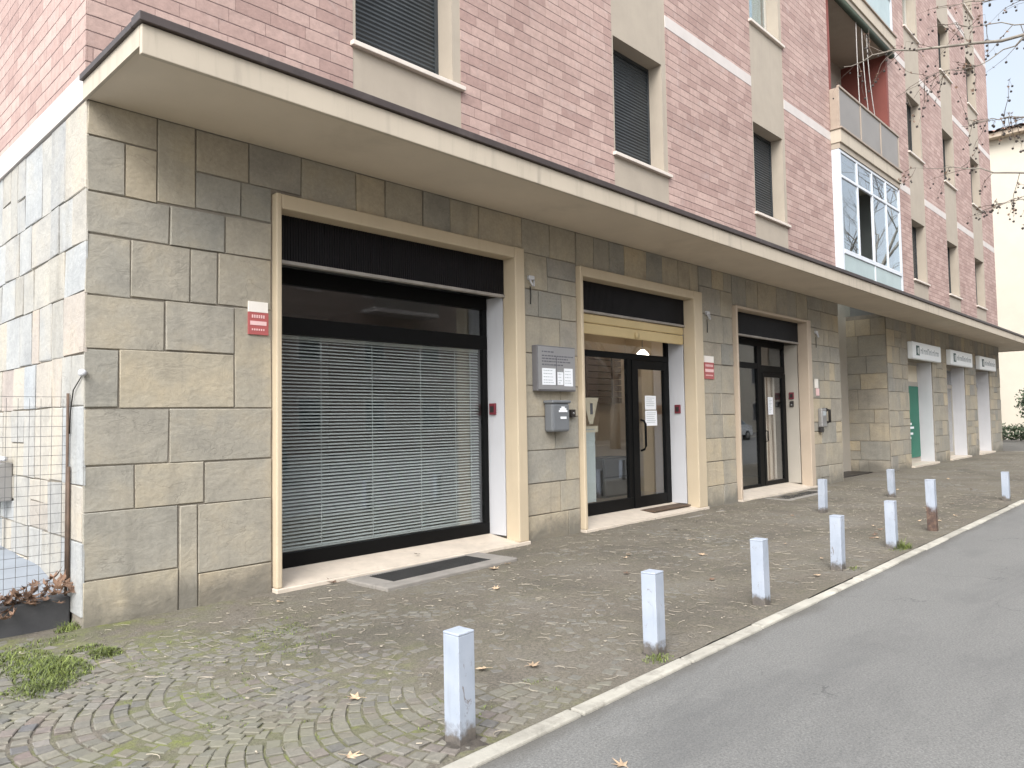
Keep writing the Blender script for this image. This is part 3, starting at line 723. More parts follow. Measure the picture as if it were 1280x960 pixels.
def veranda(fl):
    z0 = (4.14 if fl == 0 else 4.0 + PITCH * fl + .27); z1 = 4.0 + PITCH * (fl + 1) - .21
    rail = z0 + 1.02; tr = z1 - .60
    m = MB()
    m.box(LX0, LX0 + .10, YF, YW, z0, z1, 'pale_frame', .004); m.box(LX1 - .10, LX1, YF, YW, z0, z1, 'pale_frame', .004)
    xs = [LX0 + .10 + (LX1 - LX0 - .2) * k / 4 for k in range(5)]
    for xx in xs[1:-1]: m.box(xx - .035, xx + .035, YF, YF + .05, rail + .05, z1, 'pale_frame', .004)
    m.box(xs[2] - .03, xs[2] + .03, YF, YF + .05, z0, rail - .05, 'pale_frame', .004)
    m.box(LX0 + .1, LX1 - .1, YF - .01, YF + .05, rail - .05, rail + .05, 'pale_frame', .004)
    m.box(LX0 + .1, LX1 - .1, YF - .006, YF + .046, tr - .03, tr + .03, 'pale_frame', .004)
    m.box(LX0 + .1, LX1 - .1, YF + .001, YF + .05, z1 - .06, z1, 'pale_frame', .004)
    vo = m.build('veranda', bld)
    for k in range(4):
        if k != 1:
            p = MB(); p.box(xs[k] + .035, xs[k + 1] - .035, YF + .02, YF + .026, rail + .05, tr - .03, 'veranda_glass'); p.build('pane', vo)
        p = MB(); p.box(xs[k] + .035, xs[k + 1] - .035, YF + .022, YF + .028, tr + .03, z1 - .06, 'veranda_glass'); p.build('pane', vo)
    for k in (0, 2):
        p = MB(); p.box(xs[k] + .03, xs[k + 2] - .03, YF + .015, YF + .035, z0, rail - .05, 'pale_panel'); p.build('lower_panel', vo)
veranda(0); veranda(2); veranda(3); veranda(4)
m = MB(); zb = 4.0 + PITCH + .27
for xx in (LX0, LX0 + 1.4, LX0 + 2.85, LX1 - .05): m.box(xx, xx + .05, YF - .04, YF, zb, zb + .92, 'rail_metal', .004)
m.box(LX0, LX1, YF - .055, YF + .01, zb + .92, zb + .97, 'rail_metal', .006); m.box(LX0, LX0 + .05, YF, YW - .002, zb, zb + .92, 'rail_metal', .004)
m.box(LX1 - .05, LX1, YF, YW - .002, zb, zb + .92, 'rail_metal', .004)
rl = m.build('balcony_railing', bld)
for xa, xb in ((LX0 + .05, LX0 + 1.4), (LX0 + 1.45, LX0 + 2.85), (LX0 + 2.9, LX1 - .05)):
    m = MB(); m.box(xa, xb, YF - .026, YF - .012, zb + .02, zb + .92, 'rail_panel'); m.build('panel', rl)
aw = MB(); zt = 4.0 + PITCH * 2 - .28
aw.tube([(LX0 + .1, YF + .02, zt), (LX1 - .1, YF + .02, zt)], .075, 'awning_cloth', 10); aw.box(LX0 + .1, LX1 - .1, YF - .02, YF + .1, zt + .06, zt + .1, 'awning_cloth')
ao = aw.build('rolled_awning', bld)
for xx, sag in ((18.6, .1), (19.0, .35), (19.35, .5)):
    c = MB(); c.tube([(xx + sag * t * t * 1.6, YF + .05 + .02 * t, zt - .05 - 2.7 * t) for t in [k / 8 for k in range(9)]], .010, 'cord_white', 5); c.build('cord', ao)

# shopfronts
GY = 6.53
def portal(xo0, xi0, xi1, xo1, zo, paint, sillx):
    zi = zo - .135 if zo > 3.5 else zo - .05
    m = MB()
    m.box(xo0, xi0, 6.03, 6.25, .055, zo, paint, .012); m.box(xi1, xo1, 6.03, 6.25, .055, zo, paint, .012)
    m.box(xi0, xi1, 6.032, 6.25, zi, zo - .002, paint, .012)
    m.box(xo0 - .02, xi0, 6.25, 6.55, .02, zo, 'mortar'); m.box(xi1 + .06, xo1, 6.25, 6.55, .02, zo, 'mortar')
    m.box(xi0, xi1, 6.27, 6.6, zi + .02, zo, 'mortar')
    p = m.build('portal_frame', bld)
    s_ = MB(); s_.box(xo0 - .01, xo1 + .01, 6.012, 6.60, -.05, .055, 'marble_sill', .008)
    s_.add([(xi0, 6.05, .056), (xi1, 6.05, .056), (xi1, 6.6, .125), (xi0, 6.6, .125)], [(0, 1, 2, 3)], 'marble_sill')
    s_.build('threshold', bld)
    return zi
def fluted(x0, x1, z0, z1, name='shutter_housing'):
    m = MB(); n = int((x1 - x0) / .028); dx = (x1 - x0) / n
    for i in range(n):
        a = x0 + i * dx; d0 = .008
        P = [(a, 6.225, z0), (a + dx * .55, 6.225, z0), (a + dx * .65, 6.225 + d0, z0), (a + dx * .9, 6.225 + d0, z0), (a + dx, 6.225, z0)]
        Q = [(p[0], p[1], z1) for p in P]
        m.add(P + Q, [(k, k + 1, k + 6, k + 5) for k in range(4)], 'black_flute')
    m.box(x0, x1, 6.24, 6.26, z0, z1, 'black_flute'); m.box(x0, x1, 6.26, 6.50, z0 + .02, z0 + .05, 'black_flute')
    ho = m.build(name, bld)
    l = MB(); l.box(x0, x1, 6.205, 6.27, z0 - .035, z0 - .001, 'grey_lip', .005); l.build('lip', ho)
    return ho
def keypad(x, y, z, label, both=False):
    t = thing('alarm_keypad', (x, y, z), label, 'keypad', 'wall keypads beside the shop doors')
    m = MB(); m.box(x - .03, x, y - .05, y + .05, z - .07, z + .07, 'red_plastic', .006); m.build('housing', t)
    m = MB(); m.box(x - .034, x - .0305, y - .03, y + .03, z - .04, z + .035, 'dark_plastic', .001); m.build('screen', t)
# --- shop 1
portal(3.31, 3.365, 6.42, 6.585, 3.575, 'portal_paint', 0)
fluted(3.365, 6.415, 3.015, 3.44)
jb = MB(); jb.box(6.425, 6.47, 6.265, GY + .06, .11, 3.0, 'white_paint', .004); jb.build('jamb_panel', bld)
f = MB()
for a in ((3.33, 6.42, 2.86, 3.02), (3.33, 6.42, 2.37, 2.54), (3.33, 6.42, .105, .255)): f.box(a[0], a[1], GY, GY + .07, a[2], a[3], 'black_metal', .004)
f.box(6.35, 6.42, GY + .002, GY + .068, .255, 2.37, 'black_metal', .004); f.box(6.35, 6.42, GY + .002, GY + .068, 2.54, 2.86, 'black_metal', .004); f.box(3.33, 3.40, GY + .002, GY + .068, .255, 2.37, 'black_metal'); f.box(3.33, 3.40, GY + .002, GY + .068, 2.54, 2.86, 'black_metal')
sw1 = f.build('shop_window', bld)
p = MB(); p.box(3.40, 6.35, GY + .03, GY + .038, .255, 2.37, 'shop_glass'); p.build('pane', sw1)
p = MB(); p.box(3.40, 6.35, GY + .03, GY + .038, 2.54, 2.86, 'shop_glass'); p.build('pane', sw1)
bl = MB(); n = 60; zz0, zz1 = .27, 2.335
for i in range(n):
    z = zz0 + (zz1 - zz0) * (i + .5) / n
    P = []
    for xx in (3.42, 6.34):
        sg = R.uniform(-.0015, .0015)
        P += [(xx, GY + .085, z - .0088 + sg), (xx, GY + .0972, z + .0022 + sg), (xx, GY + .109, z + .0083 + sg)]
    bl.add(P, [(0, 3, 4, 1), (1, 4, 5, 2)], 'blind_slats')
bl.box(3.42, 6.34, GY + .08, GY + .115, 2.335, 2.372, 'blind_slats', .004); bl.box(3.42, 6.34, GY + .085, GY + .11, .256, .272, 'blind_slats', .003)
for xx in (3.6, 4.12, 4.75, 5.42, 5.95, 6.2): bl.box(xx - .004, xx + .004, GY + .082, GY + .084, .27, 2.34, 'blind_slats')
bl.build('venetian_blind', sw1)
rm = MB()
def room(x0, x1, y1, wall, floor, zt=3.3):
    rm.face([(x0, 6.62, .1), (x1, 6.62, .1), (x1, y1, .1), (x0, y1, .1)], floor)
    rm.face([(x0, 6.62, zt), (x0, y1, zt), (x1, y1, zt), (x1, 6.62, zt)], wall)
    rm.face([(x0, y1, .1), (x1, y1, .1), (x1, y1, zt), (x0, y1, zt)], wall)
    rm.face([(x0, 6.62, .1), (x0, y1, .1), (x0, y1, zt), (x0, 6.62, zt)], wall); rm.face([(x1, 6.62, .1), (x1, 6.62, zt), (x1, y1, zt), (x1, y1, .1)], wall)
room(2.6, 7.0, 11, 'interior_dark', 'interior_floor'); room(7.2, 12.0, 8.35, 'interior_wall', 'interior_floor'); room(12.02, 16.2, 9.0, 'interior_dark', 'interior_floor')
rm.build('shop_interior', bld)
# --- shop 2
portal(7.675, 7.73, 10.60, 10.86, 3.525, 'portal_paint', 0)
fluted(7.73, 10.595, 2.985, 3.39)
m = MB()
for k, (za, zb_) in enumerate(((2.82, 2.945), (2.665, 2.815))):
    m.box(7.735, 10.59, 6.235 + .004 * k, 6.275, za, zb_, 'tan_shutter', .018)
rs_ = m.build('roller_shutter', bld)
m = MB(); m.tube([(9.25, 6.236, 2.72), (9.25, 6.215, 2.72)], .05, 'tan_shutter', 16); m.build('lock', rs_)
jb = MB(); jb.box(10.605, 10.65, 6.265, GY + .06, .11, 2.95, 'white_paint', .004); jb.build('jamb_panel', bld)
m = MB()
m.box(7.70, 10.60, GY, GY + .07, 2.40, 2.49, 'black_metal', .004)
m.box(7.70, 9.52, GY, GY + .07, .11, .285, 'black_metal', .004)
m.box(7.70, 7.77, GY + .002, GY + .07, .285, 2.40, 'black_metal'); m.box(9.42, 9.52, GY + .002, GY + .068, .285, 2.40, 'black_metal', .004)
m.box(10.53, 10.60, GY + .002, GY + .068, .11, 2.40, 'black_metal', .004); m.box(10.53, 10.60, GY + .002, GY + .068, 2.49, 3.0, 'black_metal', .004)
sw2 = m.build('shop_window', bld)
p = MB(); p.box(7.77, 9.42, GY + .03, GY + .038, .285, 2.40, 'shop_glass'); p.build('pane', sw2)
p = MB(); p.box(7.70, 10.53, GY + .03, GY + .038, 2.49, 3.0, 'shop_glass'); p.build('pane', sw2)
p = MB(); p.box(7.79, 8.62, GY + .042, GY + .045, .30, 1.30, 'frosted_film'); p.build('frosted_film', sw2)
m = MB()
dx0, dx1 = 9.525, 10.528
m.box(dx0, dx0 + .16, GY - .012, GY + .055, .115, 2.395, 'black_metal', .004); m.box(dx1 - .09, dx1, GY - .012, GY + .055, .115, 2.395, 'black_metal', .004)
m.box(dx0 + .16, dx1 - .09, GY - .010, GY + .053, 2.26, 2.393, 'black_metal', .004); m.box(dx0 + .16, dx1 - .09, GY - .010, GY + .053, .117, .285, 'black_metal', .004)
dr = m.build('door', bld)
p = MB(); p.box(dx0 + .16, dx1 - .09, GY + .02, GY + .028, .285, 2.26, 'shop_glass'); p.build('pane', dr)
p = MB(); hx = dx0 + .20; p.tube([(hx, GY - .01, 1.47), (hx, GY - .07, 1.45), (hx + .02, GY - .085, 1.40), (hx + .02, GY - .085, 1.06), (hx, GY - .07, 1.01), (hx, GY - .01, .99)], .018, 'black_metal', 10); p.build('handle', dr)
keypad(10.604, 6.38, 1.63, 'dark red alarm keypad on white jamb of the glass door with yellow shutter')
# --- shop 3
portal(12.03, 12.09, 15.10, 15.30, 3.44, 'portal_paint_grey', 0)
fluted(12.09, 15.095, 2.99, 3.385)
jb = MB(); jb.box(15.105, 15.15, 6.265, GY + .06, .11, 2.95, 'greige_paint', .004); jb.build('jamb_panel', bld)
m = MB()
m.box(12.05, 15.10, GY, GY + .07, 2.87, 2.99, 'black_metal', .004)
m.box(13.84, 14.03, GY, GY + .07, .11, 2.87, 'black_metal', .004)
m.box(12.05, 13.84, GY + .001, GY + .07, 2.42, 2.53, 'black_metal', .004); m.box(14.03, 15.10, GY + .001, GY + .07, 2.36, 2.50, 'black_metal', .004)
m.box(12.05, 13.84, GY + .001, GY + .07, .11, .17, 'black_metal', .004)
m.box(15.03, 15.10, GY + .002, GY + .07, 2.50, 2.87, 'black_metal', .004); m.box(12.05, 12.12, GY + .002, GY + .07, .17, 2.42, 'black_metal')
sw3 = m.build('shop_window', bld)
for a in ((12.05, 13.84, 2.53, 2.87), (14.03, 15.03, 2.50, 2.87), (12.12, 13.84, .17, 2.42)):
    p = MB(); p.box(a[0], a[1], GY + .03, GY + .038, a[2], a[3], 'shop_glass'); p.build('pane', sw3)
m = MB(); a, b = 14.033, 15.098
m.box(a, a + .09, GY - .008, GY + .055, .115, 2.355, 'black_metal', .004); m.box(b - .16, b, GY - .008, GY + .055, .115, 2.355, 'black_metal', .004)
m.box(a + .09, b - .16, GY - .006, GY + .053, 2.27, 2.353, 'black_metal', .004); m.box(a + .09, b - .16, GY - .006, GY + .053, .117, .20, 'black_metal', .004)
dr3 = m.build('door', bld)
p = MB(); p.box(a + .09, b - .16, GY + .02, GY + .028, .20, 2.27, 'shop_glass'); p.build('pane', dr3)
p = MB(); p.tube([(a + .05, GY - .01, 1.2), (a + .05, GY - .06, 1.19), (a + .05, GY - .06, 1.0), (a + .05, GY - .01, .99)], .013, 'black_metal', 8); p.build('handle', dr3)
p = MB(); n = 60
for i in range(n):
    xa, xb = a + .1 + .8 * i / n, a + .1 + .8 * (i + 1) / n; ya, yb = GY + .16 + .018 * math.sin(i * 1.1), GY + .16 + .018 * math.sin((i + 1) * 1.1)
    p.face([(xa, ya, .2), (xb, yb, .2), (xb, yb, 2.3), (xa, ya, 2.3)], 'curtain_cloth' if (i // 9) % 2 == 0 else 'wood_panel')
p.build('curtain', dr3)
keypad(15.104, 6.40, 1.90, 'dark red keypad on greige jamb of the third doorway, upper of two')
t = thing('door_bell', (15.104, 6.40, 1.73), 'small black bell box on greige jamb under a red keypad', 'door bell')
m = MB(); m.box(15.07, 15.104, 6.36, 6.44, 1.67, 1.79, 'dark_plastic', .008); m.build('housing', t); m = MB(); m.tube([(15.071, 6.40, 1.71), (15.064, 6.40, 1.71)], .018, 'steel_grey', 10); m.build('button', t)
keypad(6.424, 6.44, 1.635, 'dark red keypad at the edge of the shop window with venetian blind')

# far shops
FS = [(22.05, 24.45), (26.0, 28.35), (29.85, 31.95)]
for i, (a, b) in enumerate(FS):
    s_ = MB(); s_.box(a - .05, b + .05, 6.02, 6.6, -.05, .07, 'marble_sill', .008); s_.build('threshold', bld)
    m = MB(); m.box(b - .05, b + .001, 6.14, 6.52, .07, 2.99, 'white_paint', .004); m.build('jamb_panel', bld)
    m = MB(); m.box(a, b - .05, 6.50, 6.54, .07, .2, 'greige_paint'); m.box(a, b - .05, 6.50, 6.54, 2.3, 2.42, 'greige_paint'); m.box(a, b - .05, 6.50, 6.54, 2.9, 2.99, 'greige_paint')
    m.box(a, a + .08, 6.502, 6.538, .2, 2.3, 'greige_paint'); m.box((a + b) / 2 - .05, (a + b) / 2 + .05, 6.502, 6.538, .2, 2.3, 'greige_paint'); m.box(b - .12, b - .05, 6.502, 6.538, .2, 2.3, 'greige_paint')
    wo = m.build('shop_window', bld)
    p = MB(); p.box(a, b - .05, 6.515, 6.522, .2, 2.3, 'shop_glass'); p.build('pane', wo)
    p = MB(); p.box(a, b - .05, 6.515, 6.522, 2.42, 2.9, 'shop_glass' if i else 'paper_cream'); p.build('pane', wo)
    rm2 = MB(); rm2.box(a, b, 7.4, 7.5, .0, 3.0, 'interior_wall'); rm2.box(a, b, 6.6, 7.4, -.02, .06, 'interior_floor'); rm2.build('shop_interior', bld)
    dz = .0
    t = thing('light_box_sign', ((a + b) / 2, 6.0, 3.23), ['white box sign over the green banner, first of three', 'white box sign over the middle one of the far shop windows', 'white box sign nearest the far end of the building'][i], 'shop sign', 'white box signs over the far shops')
    x0, x1 = a + .0, b + .42
    m = MB(); m.box(x0, x1, 5.97, 6.095, 2.99, 3.46, 'sign_face', .012); m.build('case', t)
    m = MB(); m.box(x0 + .02, x1 - .02, 5.963, 5.969, 3.01, 3.44, 'sign_face'); m.build('face', t)
    lt = MB(); lx = x0 + .32
    lt.box(lx, lx + .30, 5.959, 5.9625, 3.09, 3.36, 'ink_green'); lt.box(lx + .07, lx + .13, 5.956, 5.9585, 3.16, 3.30, 'ink_light'); lt.box(lx + .17, lx + .23, 5.956, 5.9585, 3.13, 3.31, 'sign_face')
    lx += .42; k = 0
    while lx < x1 - .28:
        hh = [.12, .17, .12, .12, .17, .12, .15][k % 7]; wd = [.12, .05, .13, .10, .12, .10, .06][k % 7]
        lt.box(lx, lx + .03, 5.959, 5.9625, 3.15, 3.15 + hh, 'ink_light')
        if wd > .06: lt.box(lx + .03, lx + wd, 5.959, 5.9625, 3.15 + hh - .035, 3.15 + hh, 'ink_light'); lt.box(lx + wd, lx + wd + .025, 5.959, 5.9625, 3.15, 3.15 + hh, 'ink_light')
        lx += wd + .07; k += 1
    lt.build('lettering', t)
t = thing('window_banner', (22.8, 6.49, .3), 'dark green banner standing in the first far shop window under the box sign', 'banner')
m = MB(); m.box(22.13, 24.3, 6.47, 6.494, .22, 2.28, 'banner_green'); m.build('cloth', t)
m = MB()
for z, a_, b_ in ((1.16, 22.6, 23.5), (1.05, 22.8, 23.7), (.88, 22.5, 23.6), (.76, 22.7, 23.4)): m.box(a_, b_, 6.465, 6.469, z, z + .06, 'paper_white')
m.build('lettering', t)

# ------------------------------------------------------------------ things on the walls
def sticker(x0, x1, z0, z1, label, cream=.32, fresh=True):
    t = thing('security_sticker', ((x0 + x1) / 2, YW, z0), label, 'sticker', 'red alarm stickers on the stone piers')
    zc = z1 - (z1 - z0) * cream; y = YW - .012
    m = MB(); m.box(x0, x1, y, y + .018, z0, zc, 'sticker_red'); m.build('red_panel', t)
    m = MB(); m.box(x0, x1 - .005, y - .002, y + .016, zc + .001, z1, 'sticker_cream'); m.build('cream_panel', t)
    m = MB(); h = zc - z0
    m.box(x0 + .015, x1 - .02, y - .003, y - .0005, z0 + h * .42, z0 + h * .60, 'sticker_pink')
    n = 6; dx = (x1 - x0 - .06) / n
    for i in range(n): m.box(x0 + .03 + i * dx, x0 + .03 + i * dx + dx * .6, y - .003, y - .0005, z0 + h * .74, z0 + h * .88, 'sticker_pink')
    for i in range(n): m.box(x0 + .03 + i * dx, x0 + .03 + i * dx + dx * .55, y - .003, y - .0005, z0 + h * .18, z0 + h * .26, 'sticker_pink')
    m.build('lettering', t)
sticker(3.075, 3.262, 2.285, 2.575, 'red alarm company sticker with cream top on the corner stone pier')
sticker(10.98, 11.29, 2.12, 2.50, 'faded red alarm sticker on the pier right of the yellow shutter', .28)
t = thing('name_plaque', (7.13, 6.08, 1.85), 'grey metal name board with white slips on the pier between window and door', 'name board')
m = MB(); m.box(6.76, 7.50, 6.01, 6.098, 1.85, 2.415, 'plaque_edge', .006); m.build('backing_board', t)
m = MB(); m.box(6.775, 7.485, 6.003, 6.009, 1.87, 2.40, 'plaque_grey', .001); m.build('plate', t)
for (a, b, c, d_) in ((6.84, 7.09, 1.925, 2.13), (7.13, 7.24, 1.93, 2.09), (7.26, 7.43, 1.915, 2.14)):
    m = MB(); m.box(a, b, 5.999, 6.0025, c, d_, 'paper_white'); m.build('name_slip', t)
m = MB()
for z, L in ((2.33, .22), (2.28, .58), (2.245, .50), (2.21, .55), (2.17, .40)):
    x = 6.84
    while x < 6.84 + L:
        q_ = R.uniform(.015, .06); m.box(x, x + q_, 6.0, 6.0025, z, z + .014, 'ink_grey'); x += q_ + .015
for z in (2.10, 2.06, 2.02, 1.98, 1.95):
    for x0, x1 in ((6.86, 7.06), (7.145, 7.22), (7.275, 7.41)):
        x = x0
        while x < x1 - .03: q_ = R.uniform(.01, .035); m.box(x, x + q_, 5.996, 5.9985, z, z + .009, 'ink_light'); x += q_ + .012
m.box(7.108, 7.116, 6.0, 6.0025, 1.92, 2.28, 'ink_grey')
m.build('lettering', t)
t = thing('letter_box', (7.13, 6.05, 1.34), 'grey rounded letter box under the metal name board', 'letter box')
m = MB(); m.box(6.965, 7.30, 5.95, 6.098, 1.34, 1.70, 'box_grey', .03); m.build('body', t)
m = MB(); m.box(6.95, 7.315, 5.935, 6.098, 1.695, 1.735, 'box_grey', .015); m.build('lid', t)
m = MB(); m.box(7.08, 7.24, 5.943, 5.949, 1.585, 1.61, 'paper_white'); m.box(7.10, 7.22, 5.943, 5.949, 1.61, 1.635, 'paper_white'); m.box(7.13, 7.19, 5.943, 5.949, 1.635, 1.655, 'paper_white'); m.box(7.11, 7.22, 5.943, 5.949, 1.50, 1.53, 'paper_white'); m.build('emblem', t)
t = thing('intercom_button', (7.49, 6.08, 1.56), 'small black intercom button on the stone pier beside the letter box', 'intercom')
m = MB(); m.box(7.45, 7.54, 6.05, 6.098, 1.52, 1.62, 'dark_plastic', .006); m.build('housing', t); m = MB(); m.tube([(7.495, 6.051, 1.57), (7.495, 6.042, 1.57)], .016, 'steel_grey', 10); m.build('button', t)
for x, z, lab in ((6.74, 3.22, 'white wall lamp bracket high on the pier by the wide blind window'), (11.10, 3.19, 'white wall lamp bracket high on the pier right of the yellow shutter'), (15.68, 3.21, 'white wall lamp bracket high on the pier after the third doorway')):
    t = thing('wall_bracket', (x, 6.1, z), lab, 'bracket', 'white brackets high on the stone piers')
    m = MB(); m.box(x - .05, x + .05, 6.05, 6.098, z - .005, z + .05, 'white_paint', .01); m.build('plate', t)
    m = MB(); m.tube([(x - .04, 6.06, z), (x - .01, 6.03, z - .08), (x + .01, 6.03, z - .08), (x + .04, 6.06, z)], .012, 'white_paint', 8); m.build('hook', t)
    m = MB(); m.tube([(x, 6.085, z - .08), (x + .012, 6.088, z - .18), (x + .005, 6.088, z - .30)], .007, 'dark_plastic', 6); m.build('cable', t)
t = thing('entry_phone', (15.85, 6.08, 1.3), 'grey box with black handset on the pier after the third doorway', 'intercom')
m = MB(); m.box(15.66, 15.90, 6.0, 6.098, 1.24, 1.63, 'steel_grey', .02); m.build('housing', t)
m = MB(); m.tube([(15.98, 6.03, 1.60), (16.0, 5.98, 1.60), (16.0, 5.98, 1.34), (15.98, 6.03, 1.34)], .03, 'dark_plastic', 8); m.box(15.9, 16.05, 6.04, 6.098, 1.56, 1.64, 'dark_plastic', .01); m.build('handset', t)
m = MB(); m.box(15.70, 15.84, 5.993, 5.999, 1.48, 1.57, 'ink_light'); m.box(15.66, 15.80, 6.03, 6.098, 1.13, 1.235, 'dark_plastic', .01); m.build('display', t)
t = thing('notice_sticker', (15.66, 6.09, 1.9), 'small white and red notice above the grey handset box', 'sticker')
m = MB(); m.box(15.56, 15.72, 6.085, 6.104, 2.06, 2.25, 'sticker_cream'); m.build('white_panel', t); m = MB(); m.box(15.62, 15.76, 6.085, 6.104, 1.90, 2.05, 'sticker_pink'); m.build('red_panel', t)
t = thing('drain_pipe', (17.6, 7.06, .8), 'short black pipe low on the wall in the passage recess', 'pipe')
m = MB(); m.tube([(18.9, 7.05, .45), (18.9, 7.05, 1.25)], .05, 'dark_plastic', 10); m.build('pipe', t); m = MB(); m.box(18.83, 18.97, 7.03, 7.099, 1.0, 1.05, 'steel_grey'); m.build('clamp', t)
t = thing('door_mat', (18.9, 6.8, .01), 'black rubber mat on the floor of the passage recess', 'mat')
m = MB(); m.box(17.5, 20.0, 6.45, 7.05, .008, .03, 'dark_plastic', .006); m.build('pad', t)
t = thing('insulator_knob', (1.78, 6.12, 1.9), 'small round white knob on the corner of the stone wall', 'knob')
m = MB(); m.tube([(1.80, 6.10, 1.9), (1.775, 6.08, 1.9), (1.765, 6.07, 1.9), (1.755, 6.06, 1.9)], [.015, .028, .028, .014], 'white_paint', 12); m.build('knob', t)
m = MB(); m.tube([(1.78, 6.12, 1.88), (1.77, 6.28, 1.78), (1.775, 6.36, 1.62), (1.775, 6.38, 1.45)], .005, 'dark_plastic', 6); m.build('cable', t)
# papers on the glass doors
def paper(x0, x1, z0, z1, label, mat='paper_white', y=None):
    y = GY - .001 if y is None else y
    t = thing('paper_notice', ((x0 + x1) / 2, y, z0), label, 'notice', 'papers stuck to the shop door glass')
    m = MB(); m.box(x0, x1, y, y + .002, z0, z1, mat); m.build('sheet', t)
    m = MB(); z = z1 - .04
    while z > z0 + .03: m.box(x0 + .03, x1 - R.uniform(.03, .12), y - .0015, y - .0003, z, z + .008, 'ink_light'); z -= .03
    m.build('lettering', t)
paper(9.90, 10.21, 1.625, 1.845, 'white notice sheet on the glass door, upper of two', y=GY + .016); paper(9.90, 10.23, 1.37, 1.61, 'white notice sheet on the glass door beside the handle, lower of two', y=GY + .016)
paper(14.30, 14.52, 1.52, 1.87, 'pale notice sheet on the glass of the curtained third door', 'paper_white', y=GY + .016)
t = thing('pennant_sticker', (8.45, 6.555, 1.2), 'cream pennant shaped emblem stuck inside the shop window by the glass door', 'sticker')
m = MB(); y = GY + .045
m.add([(8.36, y, 1.80), (8.72, y, 1.80), (8.58, y, 1.42), (8.50, y, 1.42), (8.36, y - .003, 1.80), (8.72, y - .003, 1.80), (8.58, y - .003, 1.42), (8.50, y - .003, 1.42)], [(0, 1, 2, 3), (7, 6, 5, 4), (0, 4, 5, 1), (3, 2, 6, 7)], 'paper_cream'); m.build('emblem', t)
m = MB(); m.box(8.52, 8.58, y - .007, y - .0035, 1.56, 1.72, 'ink_grey'); m.build('mark', t)
t = thing('label_sticker', (8.45, 6.55, 1.3), 'pale strip label under the pennant emblem in the shop window', 'sticker')
m = MB(); m.box(8.30, 8.70, y, y + .003, 1.30, 1.39, 'paper_cream'); m.build('strip', t); m = MB(); m.box(8.34, 8.62, y - .003, y - .0005, 1.335, 1.35, 'ink_light'); m.build('lettering', t)
# inside the second shop
t = thing('slatted_screen', (10.9, 8.3, 1.78), 'dark brown slatted wall screen inside the shop with the glass door', 'screen')
m = MB()
for k in range(8): m.box(10.25, 11.62, 8.2, 8.3, 1.78 + k * .115, 1.78 + k * .115 + .1, 'wood_panel', .006)
m.build('slats', t); m = MB(); m.box(10.5, 10.56, 8.17, 8.198, 1.76, 2.74, 'wood_panel'); m.box(11.3, 11.36, 8.17, 8.198, 1.76, 2.74, 'wood_panel'); m.build('batten', t)
t = thing('filing_cabinet', (10.9, 8.1, .1), 'low dark grey cabinet seen through the second shop window', 'cabinet')
m = MB(); m.box(10.5, 11.35, 7.85, 8.3, .1, .80, 'cabinet_grey', .01); m.build('body', t)
for k in range(2): m = MB(); m.box(10.54, 11.31, 7.83, 7.849, .14 + k * .33, .44 + k * .33, 'box_grey', .004); m.build('drawer', t)
t = thing('pendant_lamp', (11.3, 7.5, 2.5), 'lit pale bowl shaped ceiling lamp inside the shop with the glass door', 'ceiling lamp')
m = MB(); m.tube([(11.3, 7.5, 3.29), (11.3, 7.5, 2.72)], .008, 'dark_plastic', 6); m.build('cord', t)
m = MB(); m.tube([(11.3, 7.5, 2.72), (11.3, 7.5, 2.66), (11.3, 7.5, 2.58), (11.3, 7.5, 2.52)], [.04, .10, .14, .15], 'lamp_bowl', 20); m.build('lamp_shade', t)

# ------------------------------------------------------------------ grates in front of the thresholds
def grate(x0, x1, y0, y1, zt, rot, label, b=.16):
    t = thing('drain_grate', ((x0 + x1) / 2, (y0 + y1) / 2, 0), label, 'grate', 'light well grates before the thresholds')
    cx, cy = (x0 + x1) / 2, (y0 + y1) / 2
    M = Matrix.Translation((cx, cy, 0)) @ Matrix.Rotation(rad(rot), 4, 'Z') @ Matrix.Translation((-cx, -cy, 0))
    m = MB()
    m.box(x0, x1, y0, y0 + b, -.05, zt, 'grate_concrete', .012, M=M); m.box(x0, x0 + b * 1.3, y0 + b, y1, -.05, zt - .001, 'grate_concrete', .012, M=M); m.box(x1 - b * 1.3, x1, y0 + b, y1, -.05, zt - .001, 'grate_concrete', .012, M=M)
    m.box(x0 + b * 1.3, x1 - b * 1.3, y1 - .04, y1, -.05, zt - .002, 'grate_concrete', .008, M=M)
    m.build('surround', t)
    m = MB(); xa, xb, ya, yb = x0 + b * 1.3, x1 - b * 1.3, y0 + b, y1 - .04
    m.box(xa, xb, ya, yb, -.04, zt - .035, 'dark_plastic', M=M)
    k = xa
    while k < xb: m.box(k, k + .006, ya, yb, zt - .033, zt - .006, 'grate_iron', M=M); k += .028
    k = ya
    while k < yb: m.box(xa, xb, k, k + .005, zt - .033, zt - .009, 'grate_iron', M=M); k += .06
    m.build('grating', t)
grate(3.98, 5.74, 5.40, 6.0, .045, 2.5, 'dark iron grate in a raised concrete frame under the blind window', .17)
grate(8.7, 10.9, 5.72, 6.0, .012, 1, 'narrow leaf strewn grate at the threshold of the glass door', .07)
grate(12.75, 14.7, 5.50, 6.0, .022, 1, 'brown grate in pale concrete before the third doorway', .11)
t = thing('door_mat', (10.0, 6.3, .09), 'brown coir mat on the marble threshold of the glass door', 'mat')
m = MB(); m.box(9.5, 10.55, 6.16, 6.42, .085, .108, 'mat_coir', .006); m.build('pad', t)

